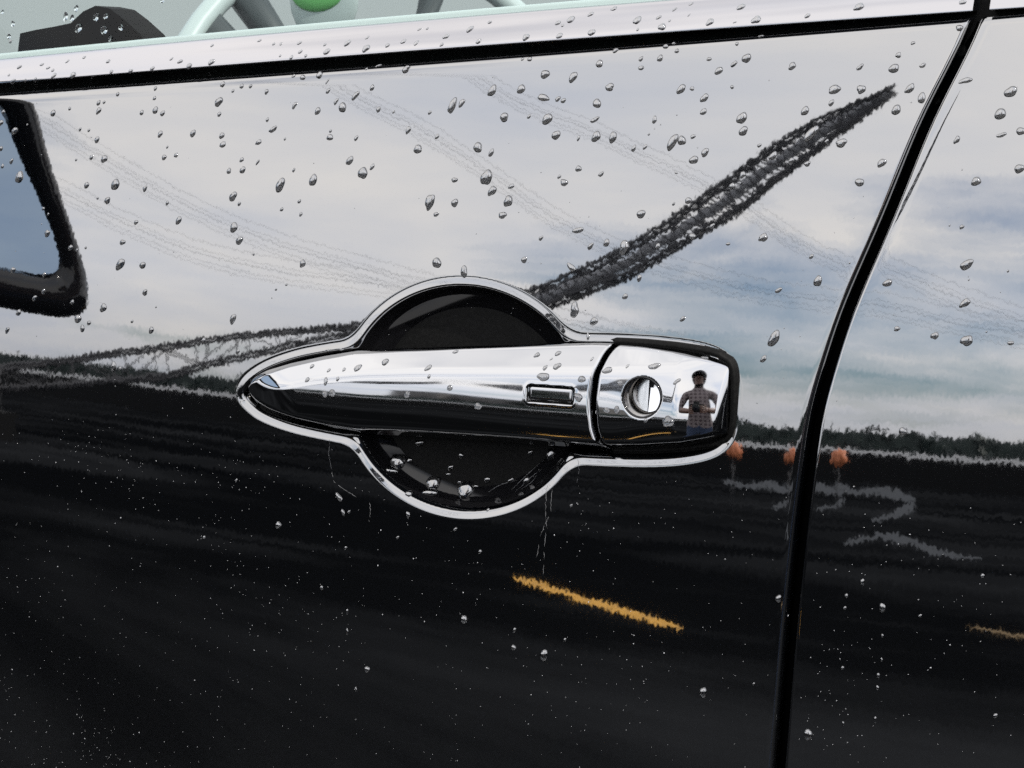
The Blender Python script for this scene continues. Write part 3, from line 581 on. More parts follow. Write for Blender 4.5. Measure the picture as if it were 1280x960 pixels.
def handle_sheet(x_of, nu, nv, button):
    U = np.linspace(0, 1, nu); V = np.concatenate([[0, .004, .010, .018, .028], np.linspace(.04, .96, nv), [.972, .982, .990, .996, 1]])
    UU, VV = np.meshgrid(U, V); X = np.full(UU.shape, .04); Z = np.zeros(UU.shape)
    for _ in range(6):
        a, b_ = x_of(Z); X = a+(b_-a)*UU; zt, zb = h_t(X), h_b(X); Z = zb+(zt-zb)*VV
    return X, Z, zt, zb
handle = None
X, Z, zt, zb = handle_sheet(lambda z: (np.full_like(z, XT+.0002), seam(z)-.0012), 430, 118, True)
P_ = hp(X, Z, zt, zb)
dS = seam(Z)-.0012-X; P_ = P_-hem(dS, .0012)
G = W3(X, Z, P_)
def skirt(G, y):
    t_ = G[-1:].copy(); t_[..., 1] = y; b_ = G[:1].copy(); b_[..., 1] = y; G = np.concatenate([b_, G, t_], 0)
    r_ = G[:, -1:].copy(); r_[..., 1] = np.maximum(r_[..., 1], y); l_ = G[:, :1].copy(); l_[..., 1] = y
    return np.concatenate([l_, G, r_], 1)
handle = grid_mesh('door_handle', skirt(G, .0012), M['chrome']); cpart(handle); handle['label'] = 'chrome pull handle tapering to a point at its left end'
hb = G[::12, ::12].copy(); uu_ = np.linspace(-1, 1, hb.shape[0])[:, None]; ee_ = np.linspace(0, 1, hb.shape[1])[None]
hb[..., 1] = .0014+.0095*np.sqrt(np.maximum(1-uu_**4, 0))*np.clip(np.minimum(ee_*4, (1-ee_)*8), 0, 1)
o = grid_mesh('handle_back', hb, M['plastic'], flip=True); cpart(o, handle)
# lock cover at the thick end
X, Z, zt, zb = handle_sheet(lambda z: (seam(z)+.0012, np.full_like(z, XR-.0002)), 170, 118, False)
LR = .0079
dL = np.hypot(X-LOCK[0], Z-LOCK[1]); inn = dL < LR
P_ = hp(X, Z, zt, zb, False); P_ = P_-hem(X-(seam(Z)+.0012), .0012)
cellmax = np.maximum(np.maximum(dL[:-1, :-1], dL[1:, :-1]), np.maximum(dL[:-1, 1:], dL[1:, 1:])) < LR*1.0
kk = np.where(inn & (dL > LR*.8), LR/np.maximum(dL, 1e-6), 1.0)
X2 = LOCK[0]+(X-LOCK[0])*kk; Z2 = LOCK[1]+(Z-LOCK[1])*kk
G = W3(X2, Z2, P_-np.where(np.abs(np.hypot(X2-LOCK[0], Z2-LOCK[1])-LR) < .0004, .0002, 0))
Gs = skirt(G, .0030); drop = np.zeros((Gs.shape[0]-1, Gs.shape[1]-1), bool); drop[1:-1, 1:-1] = cellmax
cover = grid_mesh('lock_cover', Gs, M['chrome'], drop=drop); cpart(cover, handle); cover['label'] = 'chrome end cap of the handle with the key lock'
PL = float(hp(np.array([LOCK[0]]), np.array([LOCK[1]]), h_t(np.array([LOCK[0]])), h_b(np.array([LOCK[0]])), False)[0])
def ringp(r, p, n=48, tilt=0.085):
    a = np.linspace(0, 2*math.pi, n, endpoint=False); x = LOCK[0]+r*np.cos(a); z = LOCK[1]+r*np.sin(a)
    return W3(x, z, p-(z-LOCK[1])*tilt)
prof = [(LR+.0006, PL-.0001), (LR+.0003, PL+.00035), (LR-.0001, PL+.0003), (LR-.0004, PL-.0004)]
def ring_sheet(name, prof, m, parent):
    Gr = np.array([ringp(r, p) for r, p in prof]); Gr = np.concatenate([Gr, Gr[:, :1]], 1); return cpart(grid_mesh(name, Gr, m), parent)
ring_sheet('lock_bezel', prof, M['gloss_black'], handle)
ring_sheet('lock_barrel', [(LR-.0003, PL-.0003), (LR-.0004, PL-.0030), (LR-.0004, PL-.0098), (LR-.0012, PL-.0099)], M['dark_chrome'], handle)
# key cylinder: round face with an upright slot and a shutter plate
cyl = MB(); PF = PL-.0094; RC = LR-.0010
for sgn in (-1, 1):
    a = np.linspace(-math.pi/2, math.pi/2, 20); cut = .00035
    a0 = math.acos(cut/RC); a = np.linspace(-a0, a0, 20)
    V = [(LOCK[0]+sgn*RC*math.cos(q)*.985, -(PF+.0006-RC*math.sin(q)*(.30 if sgn > 0 else .13)), ZH+LOCK[1]+RC*math.sin(q)*.985) for q in a]
    Vb = [(v[0], v[1]+.004, v[2]) for v in V]; n = len(V)
    F = [tuple(range(n)), tuple(range(n, 2*n))[::-1]]+[(i, (i+1) % n, n+(i+1) % n, n+i) for i in range(n)]
    cyl.add(V+Vb, F)
o = cyl.build('key_cylinder', M['metal']); cpart(o, handle); o['label'] = 'bright key cylinder face with an upright slot'
sl = MB(); sl.box((LOCK[0], -(PF-.0012), ZH+LOCK[1]), .0030, .002, RC*2.0); o = sl.build('key_slot', M['plastic']); cpart(o, handle)
# touch button
U, V = np.meshgrid(np.linspace(-1, 1, 60), np.linspace(-1, 1, 30)); mg = .00085
Xb, Zb = BC[0]+U*(BH[0]-mg), BC[1]+V*(BH[1]-mg)
Pb = hp(Xb, Zb, h_t(Xb), h_b(Xb), False); sb = sd_rr(Xb, Zb, BC, (BH[0]-mg, BH[1]-mg), .0011)
inside = sb < -.00002
cx_ = np.clip(Xb, BC[0]-BH[0]+mg+.0011, BC[0]+BH[0]-mg-.0011); cz_ = np.clip(Zb, BC[1]-BH[1]+mg+.0011, BC[1]+BH[1]-mg-.0011)
dd = np.maximum(np.hypot(Xb-cx_, Zb-cz_), 1e-9); kk = np.minimum(1, .0011/dd); Xb, Zb = cx_+(Xb-cx_)*kk, cz_+(Zb-cz_)*kk
sb = np.minimum(sd_rr(Xb, Zb, BC, (BH[0]-mg, BH[1]-mg), .0011), 0)
Pb = Pb-.0004-hem(-sb, .0012)*.75+(Zb-BC[1])*.035
G = W3(Xb, Zb, Pb); o = grid_mesh('touch_button', skirt(G, float(-(Pb.min()-.0016))), M['chrome']); cpart(o, handle); o['label'] = 'small oblong request button set into the handle'
sbk = MB(); Vq = []
o = grid_mesh('button_surround', W3(*(lambda A, B: (A, B, hp(A, B, h_t(A), h_b(A), True)+.00012))(*np.meshgrid(np.linspace(bx0+.0002, bx1-.0002, 70), np.linspace(bz0+.0002, bz1-.0002, 34)))), M['rubber']); cpart(o, handle)
# rubber gasket round the lock cover: a skirt between cover and door
zs_ = np.linspace(.0, 1.0, 30)
xa_ = np.linspace(float(seam(np.array([.019]))[0])-.002, XR-.004, 40)
top = np.stack([xa_, h_t(xa_)+.0016], 1); bot = np.stack([xa_, h_b(xa_)-.0014], 1)
zr = np.linspace(h_t(np.array([XR-.004]))[0]+.0010, h_b(np.array([XR-.004]))[0]-.0010, 30)
uu = np.linspace(-1, 1, 30); right = np.stack([XR-.004+.0062*(1-np.abs(uu)**4)**.5, zr], 1)
loop = np.concatenate([top, right, bot[::-1]], 0); nxt = np.roll(loop, -1, 0); prv = np.roll(loop, 1, 0)
tn = nxt-prv; tn /= np.maximum(np.linalg.norm(tn, axis=1, keepdims=True), 1e-9); nr = np.stack([-tn[:, 1], tn[:, 0]], 1)
lay = []
for off_, p_ in ((.0007, -.0052), (.0007, -.0008), (.0002, .0006), (-.0006, .0010), (-.0016, .0008), (-.003, -.002)):
    q = loop+nr*off_; lay.append(W3(q[:, 0], q[:, 1], np.full(len(q), p_)))
o = grid_mesh('handle_gasket', np.array(lay), M['rubber']); cpart(o, handle)
# black foot under the pointed end
ft = MB(); xa_ = np.linspace(XT+.004, XT+.05, 20)
V = np.concatenate([W3(xa_, h_t(xa_)-.0012, 0*xa_+.0012), W3(xa_, h_b(xa_)+.0012, 0*xa_+.0012), W3(xa_, h_t(xa_)-.0012, 0*xa_-.006), W3(xa_, h_b(xa_)+.0012, 0*xa_-.006)])
n = 20; F = []
for i in range(n-1): F += [(i, i+1, n+i+1, n+i), (i, 2*n+i, 2*n+i+1, i+1), (n+i, n+i+1, 3*n+i+1, 3*n+i)]
ft.add(V, F); o = ft.build('handle_foot', M['plastic'], None, True); cpart(o, handle)

# ------------------------------------------------------------------ side mirror ahead of the window (seen in the door's reflection)
mir_out = [(0, 0)]
def mirror_build():
    # outline in the mirror's own plane: s outboard (-y), h up; rounded rectangle slanting towards the top
    def outline(grow, n=56):
        P = []
        for i in range(n):
            a = 2*math.pi*i/n; ca, sa = math.cos(a), math.sin(a)
            e = .36; s = math.copysign(abs(ca)**e, ca); h = math.copysign(abs(sa)**e, sa)
            hh = h*(.112+grow); P.append((s*(.105+grow)-hh*.72, hh))
        return P
    cx, cy, cz = MIR_C; tl = R(MIR_YAW)
    ax = Vector((math.sin(tl), -math.cos(tl), 0)); nz = Vector((math.cos(tl), math.sin(tl), 0)); up = Vector((0, 0, 1)); C = Vector((cx, cy, cz))
    V = []; F = []; n = 56
    layers = [(-.021, -.036), (-.0205, .000), (-.017, .005), (-.004, .008), (.004, .006), (.009, .000), (.011, -.01), (.008, -.05), (-.012, -.085), (-.05, -.105), (-.075, -.110)]
    for g, dpt in layers:
        for s, h in outline(g):
            if g < -.03: s *= 1; h *= 1
            V.append(C+ax*s+up*h+nz*dpt)
    for i in range(len(layers)-1):
        for k in range(n): F.append((i*n+k, i*n+(k+1) % n, (i+1)*n+(k+1) % n, (i+1)*n+k))
    F.append(tuple((len(layers)-1)*n+k for k in range(n)))
    mh = raw('side_mirror', V, F, M['gloss_black']); cpart(mh)
    mh['label'] = 'black door mirror housing ahead of the front window'
    V = [C+ax*s+up*h+nz*(-.016+s*.16) for s, h in outline(-.021)]; o = raw('mirror_glass', V+[C-nz*.016], [(k, (k+1) % n, n) for k in range(n)], M['mirror'], None, False); cpart(o, mh)
    am = MB(); am.tube([C-ax*.08-nz*.05-up*.05, C-ax*.13-nz*.05-up*.08, Vector((cx-.04, -.06, ZH+.10)), Vector((cx-.04, .03, ZH+.09))], [.03, .03, .034, .04], 12); o = am.build('mirror_arm', M['gloss_black'], None, True); cpart(o, mh)
mirror_build()

# ------------------------------------------------------------------ inside the car, seen through the window
wc = Vector(WHEEL_C)
rim = MB(); ax_ = Vector((-.36, .93, 0.0)).normalized(); nrm = Vector((.78, -.55, .30)).normalized()
e1 = nrm.cross(Vector((0, 0, 1))).normalized(); e2 = e1.cross(nrm)
pts = [wc+(e1*math.cos(q)+e2*math.sin(q))*.185 for q in np.linspace(0, 2*math.pi, 61)]
rim.tube(pts, .0085, 12, False); sw = rim.build('steering_wheel', M['pale'], None, True); cpart(sw); sw['label'] = 'pale steering wheel rim behind the window'
for q in (30, 42, 55, 110):
    sp = MB(); d = e1*math.cos(R(q))+e2*math.sin(R(q)); sp.tube([wc+d*.04, wc+d*.11-nrm*.012, wc+d*.18], [.008, .010, .013], 10); o = sp.build('spoke', M['grey'], None, True); cpart(o, sw)
hbm = MB(); hbm.ell(wc-nrm*.015, .055, .055, .05); o = hbm.build('wheel_hub', M['grey'], None, True); cpart(o, sw)
ds = MB()
V = []; F = []
DX = np.linspace(-1.25, -.62, 14); DY = np.linspace(.10, 1.35, 14)
XX, YY = np.meshgrid(DX, DY); ZZ = 1.10+.02*np.sin(YY*5)+.0*XX-.05*np.clip((XX+.75)/.13, 0, 1)**2
o = grid_mesh('dashboard', np.stack([XX, YY, ZZ], -1), M['dash'], flip=False); cpart(o)
ap = MB(); ap.box((0, 0, 0), .5, .08, .5); 
# solid black shape at the front corner of the window
V = [W3(np.array([a]), np.array([b_]), lean(np.array([a]), np.array([b_]))-.010)[0] for a, b_ in CORNER_SHAPE]
nq = len(V); V2 = [v+np.array([0, .02, 0]) for v in V]
o = raw('corner_shape', V+V2, [tuple(range(nq)), tuple(range(nq, 2*nq))[::-1]]+[(i, (i+1) % nq, nq+(i+1) % nq, nq+i) for i in range(nq)], M['dash'], None, False); cpart(o); o['label'] = 'solid black shape in the front corner of the window'
cab = MB(); cab.box((-.35, 1.62, .86), 1.9, .06, .50); o = cpart(cab.build('far_door_card', M['grey'])); o['label'] = 'grey inner panel of the far door'
cab = MB(); cab.box((-.35, .85, .42), 1.9, 1.5, .05); o = cpart(cab.build('cabin_floor', M['grey']))
tg = empty('parking_tag', TAG_C); tag(tg, 'green and white parking tag showing blurred behind the window glass', 'tag')
o = MB().ell((0, 0, 0), .026, .005, .030, 20, 10).build('card', M['pale'], tg, True); o = MB().ell((-.003, -.004, .004), .020, .004, .014, 20, 10).build('logo', M['green'], tg, True)

# ------------------------------------------------------------------ the open lot the car stands on (mostly seen as reflections)
def V3(p): return Vector(p)
xs = np.linspace(-1, 1, 61); g = np.sign(xs)*np.abs(xs)**2.2*420
XX, YY = np.meshgrid(g, g); tag(grid_mesh('ground', np.stack([XX, YY-20, 0*XX], -1), M['asphalt'], flip=False), 'dark damp asphalt of the open lot', None, None, 'structure')
# yellow parking line, with worn uneven ends and edges
for li, (A, B, lab) in enumerate(((V3(LINE_A[0]), V3(LINE_A[1]), 'worn yellow line on dark asphalt, mirrored whole below the handle'), (V3(LINE_2[0]), V3(LINE_2[1]), 'second yellow line, mirrored at the right edge of the rear door'))):
    d = (B-A).normalized(); n_ = Vector((-d.y, d.x, 0)); L = (B-A).length; ns = 60; V = []; F = []
    for i in range(ns+1):
        u = i/ns; e = .10*min(1, u*9+.15, (1-u)*9+.15)*LINE_WK
        for s_ in (-1, 1): q = A+d*L*u+n_*s_*(e+random.uniform(-.012, .012)); V.append((q.x, q.y, .004))
    for i in range(ns): F.append((2*i, 2*i+2, 2*i+3, 2*i+1))
    o = raw('parking_line', V, F, M['yellow_worn' if li else 'yellow'], None, False); tag(o, lab, 'line', 'yellow parking lines')
for ip_, pk in enumerate(PUDDLES_W):
    cx, cy, rx, ry, a0 = pk; V = [(cx, cy, .006)]; N = 44
    ph = [random.uniform(0, 6.28) for _ in range(4)]
    for k in range(N):
        q = 2*math.pi*k/N; r_ = 1+.22*math.sin(2*q+ph[0])+.16*math.sin(3*q+ph[1])+.10*math.sin(5*q+ph[2])+.06*math.sin(9*q+ph[3])
        x, y = rx*r_*math.cos(q), ry*r_*math.sin(q); V.append((cx+x*math.cos(a0)-y*math.sin(a0), cy+x*math.sin(a0)+y*math.cos(a0), .006))
    tag(raw('puddle', V, [(0, k+1, (k+1) % N+1) for k in range(N)], M['puddle'], None, False), ('longest shallow puddle on the lot, left of the others', 'shallow puddle far out on the dark lot', 'smallest shallow puddle, nearest the car')[ip_], 'puddle', 'puddles on the lot')
# white rail on posts along the far side of the lot
rl = empty('white_fence', (-14, FENCE_Y, 0)); tag(rl, 'long white fence rail on posts across the lot, a thin pale line in the door', 'fence')
fm = MB(); fm.box((-8, 0, FENCE_Z), 230, .06, FENCE_H); fm.build('rail', M['white'], rl)
m_ = MB(); m_.box((-8, .03, FENCE_Z*.5-.02), 230, .03, FENCE_Z-.16); m_.build('fence_board', M['rubber'], rl)
for k in range(26):
    pm = MB(); pm.box((-118+k*8.6, -.06, FENCE_Z/2), .09, .08, FENCE_Z); pm.build('fence_post', M['steel'], rl)
# hedge and low trees behind it
hd = MB(); r2 = np.random.default_rng(5)
def leafblob(mb, c, rad, n, size, rg):
    for _ in range(n):
        v = rg.normal(size=3); v /= np.linalg.norm(v); rr = rg.uniform(.45, 1.0)**.6; p = np.array(c)+v*rr*np.array(rad)
        a = rg.normal(size=3); a /= np.linalg.norm(a); b_ = np.cross(a, rg.normal(size=3)); b_ /= np.linalg.norm(b_); s_ = size*rg.uniform(.6, 1.3)
        mb.add([p-a*s_, p+b_*s_*.6, p+a*s_, p-b_*s_*.6], [(0, 1, 2, 3)])
for k in range(64): leafblob(hd, (-72+k*1.7, r2.uniform(-.3, .3), HEDGE_H*.5), (1.25, .8, HEDGE_H*.5*r2.uniform(.88, 1.06)), 150, .20, r2)
hd.box((-20, 0, HEDGE_H*.45), 112, 1.0, HEDGE_H*.9)
o = hd.build('hedge', M['leaf']); o.location = (0, HEDGE_Y, 0); o.scale = (2.1, 2, 2); tag(o, 'dark green hedge behind the white fence rail', 'hedge')
def tree_mesh(seed, h):
    rg = np.random.default_rng(seed); mb = MB()
    for k in range(9):
        a = rg.uniform(0, 6.28); rr = rg.uniform(0, .30)*h; zc = h*rg.uniform(.45, .85); leafblob(mb, (rr*math.cos(a), rr*math.sin(a), zc), (h*.17, h*.17, h*.14), 110, h*.035, rg)
    tk = MB(); tk.tube([(0, 0, 0), (.02*h, 0, h*.3), (0, .02*h, h*.7)], [h*.035, h*.026, h*.008], 8)
    for k in range(4):
        a = k*1.6+.3; tk.tube([(0, 0, h*(.3+.07*k)), (h*.2*math.cos(a), h*.2*math.sin(a), h*(.52+.07*k))], [h*.014, h*.004], 6)
    return mb, tk
protos = []
for i, (tx, ty, th) in enumerate([(a*2, b*2, 1.1+(c-1.1)*2) for a, b, c in TREES]):
    tr_ = empty('low_tree', (tx, ty, 0))
    if i < 3:
        cb, tk = tree_mesh(20+i, 1.0); c_ = cb.build('crown', M['leaf'], tr_); k_ = tk.build('trunk', M['bark'], tr_, True); protos.append((c_, k_))
    else:
        for q in protos[i % 3]:
            c_ = q.copy(); COL.objects.link(c_); c_.parent = tr_
    tr_.scale = (th*1.1, th*1.1, th); tr_.rotation_euler.z = i*1.3
    tag(tr_, 'small dark tree behind the hedge, %s in the row' % ('first', 'second', 'third', 'fourth', 'fifth', 'sixth', 'seventh', 'eighth', 'ninth', 'last')[i], 'tree', 'trees behind the hedge')
# two plain buildings beyond
for i, (bx, by, bw, bd, bh, ro) in enumerate([(a*2, b*2, c*2, d*2, 1.1+(e-1.1)*2, f) for a, b, c, d, e, f in BUILDINGS]):
    b0 = empty('low_building', (bx, by, 0)); b0.rotation_euler.z = ro
    tag(b0, ['long low dark building with a flat roof behind the trees', 'taller narrow dark building behind the trees'][i % 2], 'building')
    m_ = MB(); m_.box((0, 0, bh/2), bw, bd, bh); m_.build('wall', M['brick'], b0)
    m_ = MB(); m_.box((0, 0, bh+.12), bw+.5, bd+.5, .24); m_.build('roof', M['steel'], b0)
    for k in range(int(bw/2.4)):
        m_ = MB(); m_.box((-bw/2+1.4+k*2.4, bd/2+.03, bh*.6), 1.1, .06, 1.0); m_.build('window', M['lens'], b0)
# sky reflections of puddles painted as pale curled streaks far out on the lot
for i, (U_, L_) in enumerate(SHEEN):
    V = []; F = []; n_ = len(U_); K = 12
    for j in range(n_):
        for s_, P in ((0, U_), (1, L_)): V.append((P[j][0], P[j][1], .005))
    for j in range(n_-1): F.append((2*j, 2*j+2, 2*j+3, 2*j+1))
    tag(raw('sheen_streak', V, F, M['sheen'], None, False), ('painted pale curl of puddle sheen on the lot, mirrored left of the door gap', 'longer painted puddle sheen on the lot, mirrored right of the door gap', 'faint painted puddle sheen nearer the car, mirrored low in the rear door')[i], 'sheen', 'painted puddle sheen on the lot')
# orange warning lamps on posts
bc = V3(BARRIER)
for i, (lx, lb) in enumerate(((LAMP_X[0], 'round orange warning lamp on a thin post, mirrored just right of the lock cap'), (LAMP_X[1], 'round orange warning lamp on a thin post, mirrored at both sides of the gap'))):
    lp = empty('warning_lamp', bc+Vector((lx, .45, 0))); tag(lp, lb, 'lamp', 'warning lamps on posts')
    m_ = MB(); m_.tube([(0, 0, 0), (0, 0, .92)], .010, 8); m_.build('post', M['steel'], lp, True)
    m_ = MB(); m_.ell((0, 0, 1.06), .13, .12, .15, 20, 12); m_.build('lamp_lens', M['orange'], lp, True)
# added pale wall standing in for overcast sky behind the windows
pw = empty('backdrop_wall', (-8, 24, 0)); tag(pw, 'added pale wall standing in for overcast sky, seen through the window', 'wall')
m_ = MB(); m_.box((0, 0, 3.0), 60, .3, 6.0); m_.build('wall_face', M['wallpaint'], pw); m_ = MB(); m_.box((0, 0, 6.08), 60.2, .42, .16); m_.build('coping', M['white'], pw)

# crane: a low lattice boom ending in a knuckle from which a steeper lattice jib rises
cr = empty('crane', (BOOM_LOW_A[0][0], BOOM_LOW_A[0][1], 0)); tag(cr, 'dark lattice crane boom with a raised jib, a black diagonal band in the door', 'crane')
cr_inv = -Vector(cr.location)
def lattice(name, A, B, rc, rb, depth, nbay, core=0):
    def samp(P, u):
        P = [V3(p) for p in P]; ls = [0]
        for i in range(len(P)-1): ls.append(ls[-1]+(P[i+1]-P[i]).length)
        t_ = u*ls[-1]
        for i in range(len(P)-1):
            if t_ <= ls[i+1]+1e-9: return P[i].lerp(P[i+1], (t_-ls[i])/(ls[i+1]-ls[i]))
        return P[-1]
    mb = MB(); chords = []
    for k in range(nbay+1):
        u = k/nbay; a, b_ = samp(A, u), samp(B, u); f_ = Vector((.25, .97, 0))*depth*min(1, (1-u)*6+.25)
        chords.append((a, b_, a-f_, b_-f_))
    for j in range(4): mb.tube([c[j]+cr_inv for c in chords], rc, 7)
    br = MB()
    for k in range(nbay):
        c0, c1 = chords[k], chords[k+1]
        for i, j in ((0, 1), (2, 3), (0, 2), (1, 3)):
            a, b_ = (c0[i], c1[j]) if k % 2 else (c0[j], c1[i]); br.tube([a+cr_inv, b_+cr_inv], rb, 6, False)
            br.tube([c0[i]+cr_inv, c0[j]+cr_inv], rb, 6, False)
    o = mb.build(name, M['steel'], cr, True)
    br.build('bracing', M['steel'], o, True)
    if core: # added pale core imitating the lit middle of the dark band
        mb = MB(); mb.tube([(c[0]+c[1]+c[2]+c[3])/4+cr_inv for c in chords], [core*min(1, .3+5*(1-k/nbay)) for k in range(nbay+1)], 12); mb.build('lit_core', M['lit_grey'], o, True)
    return o
lattice('main_boom', BOOM_LOW_A, BOOM_LOW_B, .036, .014, .5, 12)
lattice('fly_jib', JIB_A, JIB_B, .045, .020, .6, 26, .10)
bb = MB(); p0 = V3(BOOM_LOW_A[0])+cr_inv; bb.box((p0.x-.6, p0.y+.2, .75), 2.6, 1.6, .8); bb.box((p0.x-1.2, p0.y+.2, 1.35), 1.2, 1.4, .5); bb.build('machine_house', M['steel'], cr)
for s_ in (-1, 1):
    tk = MB(); tk.box((p0.x-.6, p0.y+.2+s_*.9, .22), 2.8, .45, .44); tk.build('crawler_track', M['rubber'], cr)
CABLE_AT = ['far left bundle', 'lower left bundle', 'long bundle over the recess', 'bundle crossing the raised jib']
# overhead cables, each a sagging line of its own
for i, P in enumerate(CABLES):
    P = [V3(p) for p in P]
    P = [P[0]*9-P[1]*8, P[0]*5-P[1]*4]+P+[P[-1]*3-P[-2]*2, P[-1]*5-P[-2]*4]
    # smooth
    Q = []
    for k in range(1, len(P)-2):
        for u in np.linspace(0, 1, 8, endpoint=False):
            a, b_, c_, e_ = P[k-1], P[k], P[k+1], P[k+2]
            Q.append(.5*((2*b_)+(c_-a)*u+(2*a-5*b_+4*c_-e_)*u*u+(3*b_-a-3*c_+e_)*u**3))
    for j, dz in enumerate((0, .06, .15, .21, .33)):
        o = MB().tube([q+Vector((0, 0, dz)) for q in Q], CABLE_R*(1.2 if j == 2 else .8), 6).build('overhead_cable', M['cable'], None, True)
        tag(o, 'thin overhead cable, %s of five strands in the %s' % (('lowest', 'second lowest', 'middle', 'second highest', 'highest')[j], CABLE_AT[i]), 'cable', 'overhead cables')

# ------------------------------------------------------------------ the photographer with the camera
fh = Vector((-math.sin(yaw), math.cos(yaw), 0)); rh = Vector((math.cos(yaw), math.sin(yaw), 0)); up = Vector((0, 0, 1))
lens = CAMP-FWD*.035
base = Vector((CAMP.x, CAMP.y, 0))-fh*.50
ph = empty('person', base); tag(ph, 'person in dark cap and checked shirt holding a camera before the chest', 'person')
def PB(f, r, u): return fh*f+rh*r+up*u            # local to base
CB = lens-FWD*.10-base                             # camera body centre
Jn = {}
def skin(name, verts, edges, m, parent, sub=2, root=0):
    me = bpy.data.meshes.new(name); me.from_pydata([tuple(v[0]) for v in verts], edges, []); me.update()
    o = bpy.data.objects.new(name, me); COL.objects.link(o); o.parent = parent
    o.modifiers.new('skin', 'SKIN').use_smooth_shade = True
    sv = me.skin_vertices[0].data
    for i, v in enumerate(verts):
        r_ = v[1]; sv[i].radius = r_ if isinstance(r_, tuple) else (r_, r_); sv[i].use_root = (i == root)
    s_ = o.modifiers.new('sub', 'SUBSURF'); s_.levels = sub; s_.render_levels = sub
    dg = bpy.context.evaluated_depsgraph_get(); ev = o.evaluated_get(dg)
    nm = bpy.data.meshes.new_from_object(ev); o.modifiers.clear(); o.data = nm; nm.name = name
    nm.materials.clear()
    for q in (m if isinstance(m, list) else [m]): nm.materials.append(q)
    nm.polygons.foreach_set('use_smooth', [True]*len(nm.polygons)); return o
wl_, wr_ = CB+rh*-.075-up*.035-fh*.02, CB+rh*.085-up*.02-fh*.02
vb = [(PB(0, 0, .95), (.155, .115)), (PB(.01, 0, 1.10), (.15, .11)), (PB(.02, 0, 1.28), (.165, .115)), (PB(.0, 0, 1.42), (.12, .085)), (PB(.02, 0, 1.49), .055), (PB(.05, 0, 1.555), .062), (PB(.06, 0, 1.64), (.078, .088)), (PB(.05, 0, 1.71), (.06, .07)),
      (PB(.0, -.19, 1.40), .066), (PB(.06, -.30, 1.16), .048), (PB(.06, -.30, 1.16)*.35+(wl_)*.65, .038), (wl_, .028),
      (PB(.0, .19, 1.40), .066), (PB(.06, .30, 1.16), .048), (PB(.06, .30, 1.16)*.35+(wr_)*.65, .038), (wr_, .028),
      (PB(0, -.10, .88), .10), (PB(.01, -.12, .50), .065), (PB(-.02, -.13, .12), .045), (PB(-.02, -.13, .05), .045), (PB(.13, -.15, .035), .035),
      (PB(0, .10, .88), .10), (PB(.01, .12, .50), .065), (PB(-.02, .13, .12), .045), (PB(-.02, .13, .05), .045), (PB(.13, .15, .035), .035)]
eb = [(0, 1), (1, 2), (2, 3), (3, 4), (4, 5), (5, 6), (6, 7), (3, 8), (8, 9), (9, 10), (10, 11), (3, 12), (12, 13), (13, 14), (14, 15), (0, 16), (16, 17), (17, 18), (18, 19), (19, 20), (0, 21), (21, 22), (22, 23), (23, 24), (24, 25)]
bo = skin('body', vb, eb, [M['shirt'], M['jeans'], M['skin'], M['rubber']], ph)
for p in bo.data.polygons:
    c_ = p.center; f_ = c_.dot(fh)
    p.material_index = 2 if (c_.z > 1.475 or f_ > .20 and c_.z > .9) else 0 if c_.z > .93 else 1 if c_.z > .09 else 3
# face: nose, eyes, ears
hc = PB(.06, 0, 1.635)
o = MB().ell(hc+fh*.088-up*.012, .014, .014, .026, 10, 8).build('nose', M['skin'], ph, True)
for s_ in (-1, 1):
    MB().ell(hc+fh*.076+rh*s_*.032+up*.012, .011, .011, .008, 10, 8).build('eye', M['lens'], ph, True)
    MB().ell(hc+rh*s_*.085-fh*.005, .012, .02, .03, 10, 8).build('ear', M['skin'], ph, True)
cp = MB(); cp.ell(hc+up*.045-fh*.008, .108, .112, .088, 24, 14, lambda d, p: p if p.z > -.012 else Vector((p.x, p.y, -.012)))
V = []; F = []
for i in range(13):
    a = R(-62+i*124/12); q = fh*math.cos(a)+rh*math.sin(a); V += [hc+up*.040+q*.098, hc+up*.020+q*.105+fh*.075*math.cos(a), hc+up*.014+q*.105+fh*.075*math.cos(a), hc+up*.032+q*.098]
for i in range(12):
    for k in range(4): F.append((4*i+k, 4*i+(k+1) % 4, 4*i+4+(k+1) % 4, 4*i+4+k))
cp.add(V, F); cp.build('cap', M['cap'], ph, True)
hr_ = MB(); hr_.ell(hc-fh*.03-up*.01, .094, .085, .085, 18, 12, lambda d, p: p*(1 if p.dot(fh) < .02 else .86)); hr_.build('hair', M['cap'], ph, True)
def hand(wrist, side):
    inw = rh*side                                   # towards the camera body
    palm = wrist+fh*.035+inw*.012
    v = [(wrist, .024), (wrist+(palm-wrist)*.6, .026), (palm+fh*.02, .027)]; e = [(0, 1), (1, 2)]
    for k, ln in enumerate((.070, .078, .072, .056)):
        b_ = palm+fh*.018+up*(.024-.018*k); n0 = len(v)
        v += [(b_, .0095), (b_+fh*ln*.38+inw*.010, .0090), (b_+fh*ln*.62+inw*.026, .0082), (b_+fh*ln*.70+inw*.045, .0070)]
        e += [(2, n0), (n0, n0+1), (n0+1, n0+2), (n0+2, n0+3)]
    n0 = len(v); b_ = wrist+fh*.018+up*.016
    v += [(b_+up*.012, .011), (b_+up*.030+fh*.020+inw*.012, .0100), (b_+up*.040+fh*.034+inw*.03, .0085)]; e += [(1, n0), (n0, n0+1), (n0+1, n0+2)]
    return skin('hand', v, e, M['skin'], ph, 2)
hand(wl_, 1); hand(wr_, -1)
ca = empty('camera', base+CB); ca.rotation_euler = FWD.to_track_quat('-Z', 'Y').to_euler(); tag(ca, 'black camera held by the person in front of the chest', 'camera')
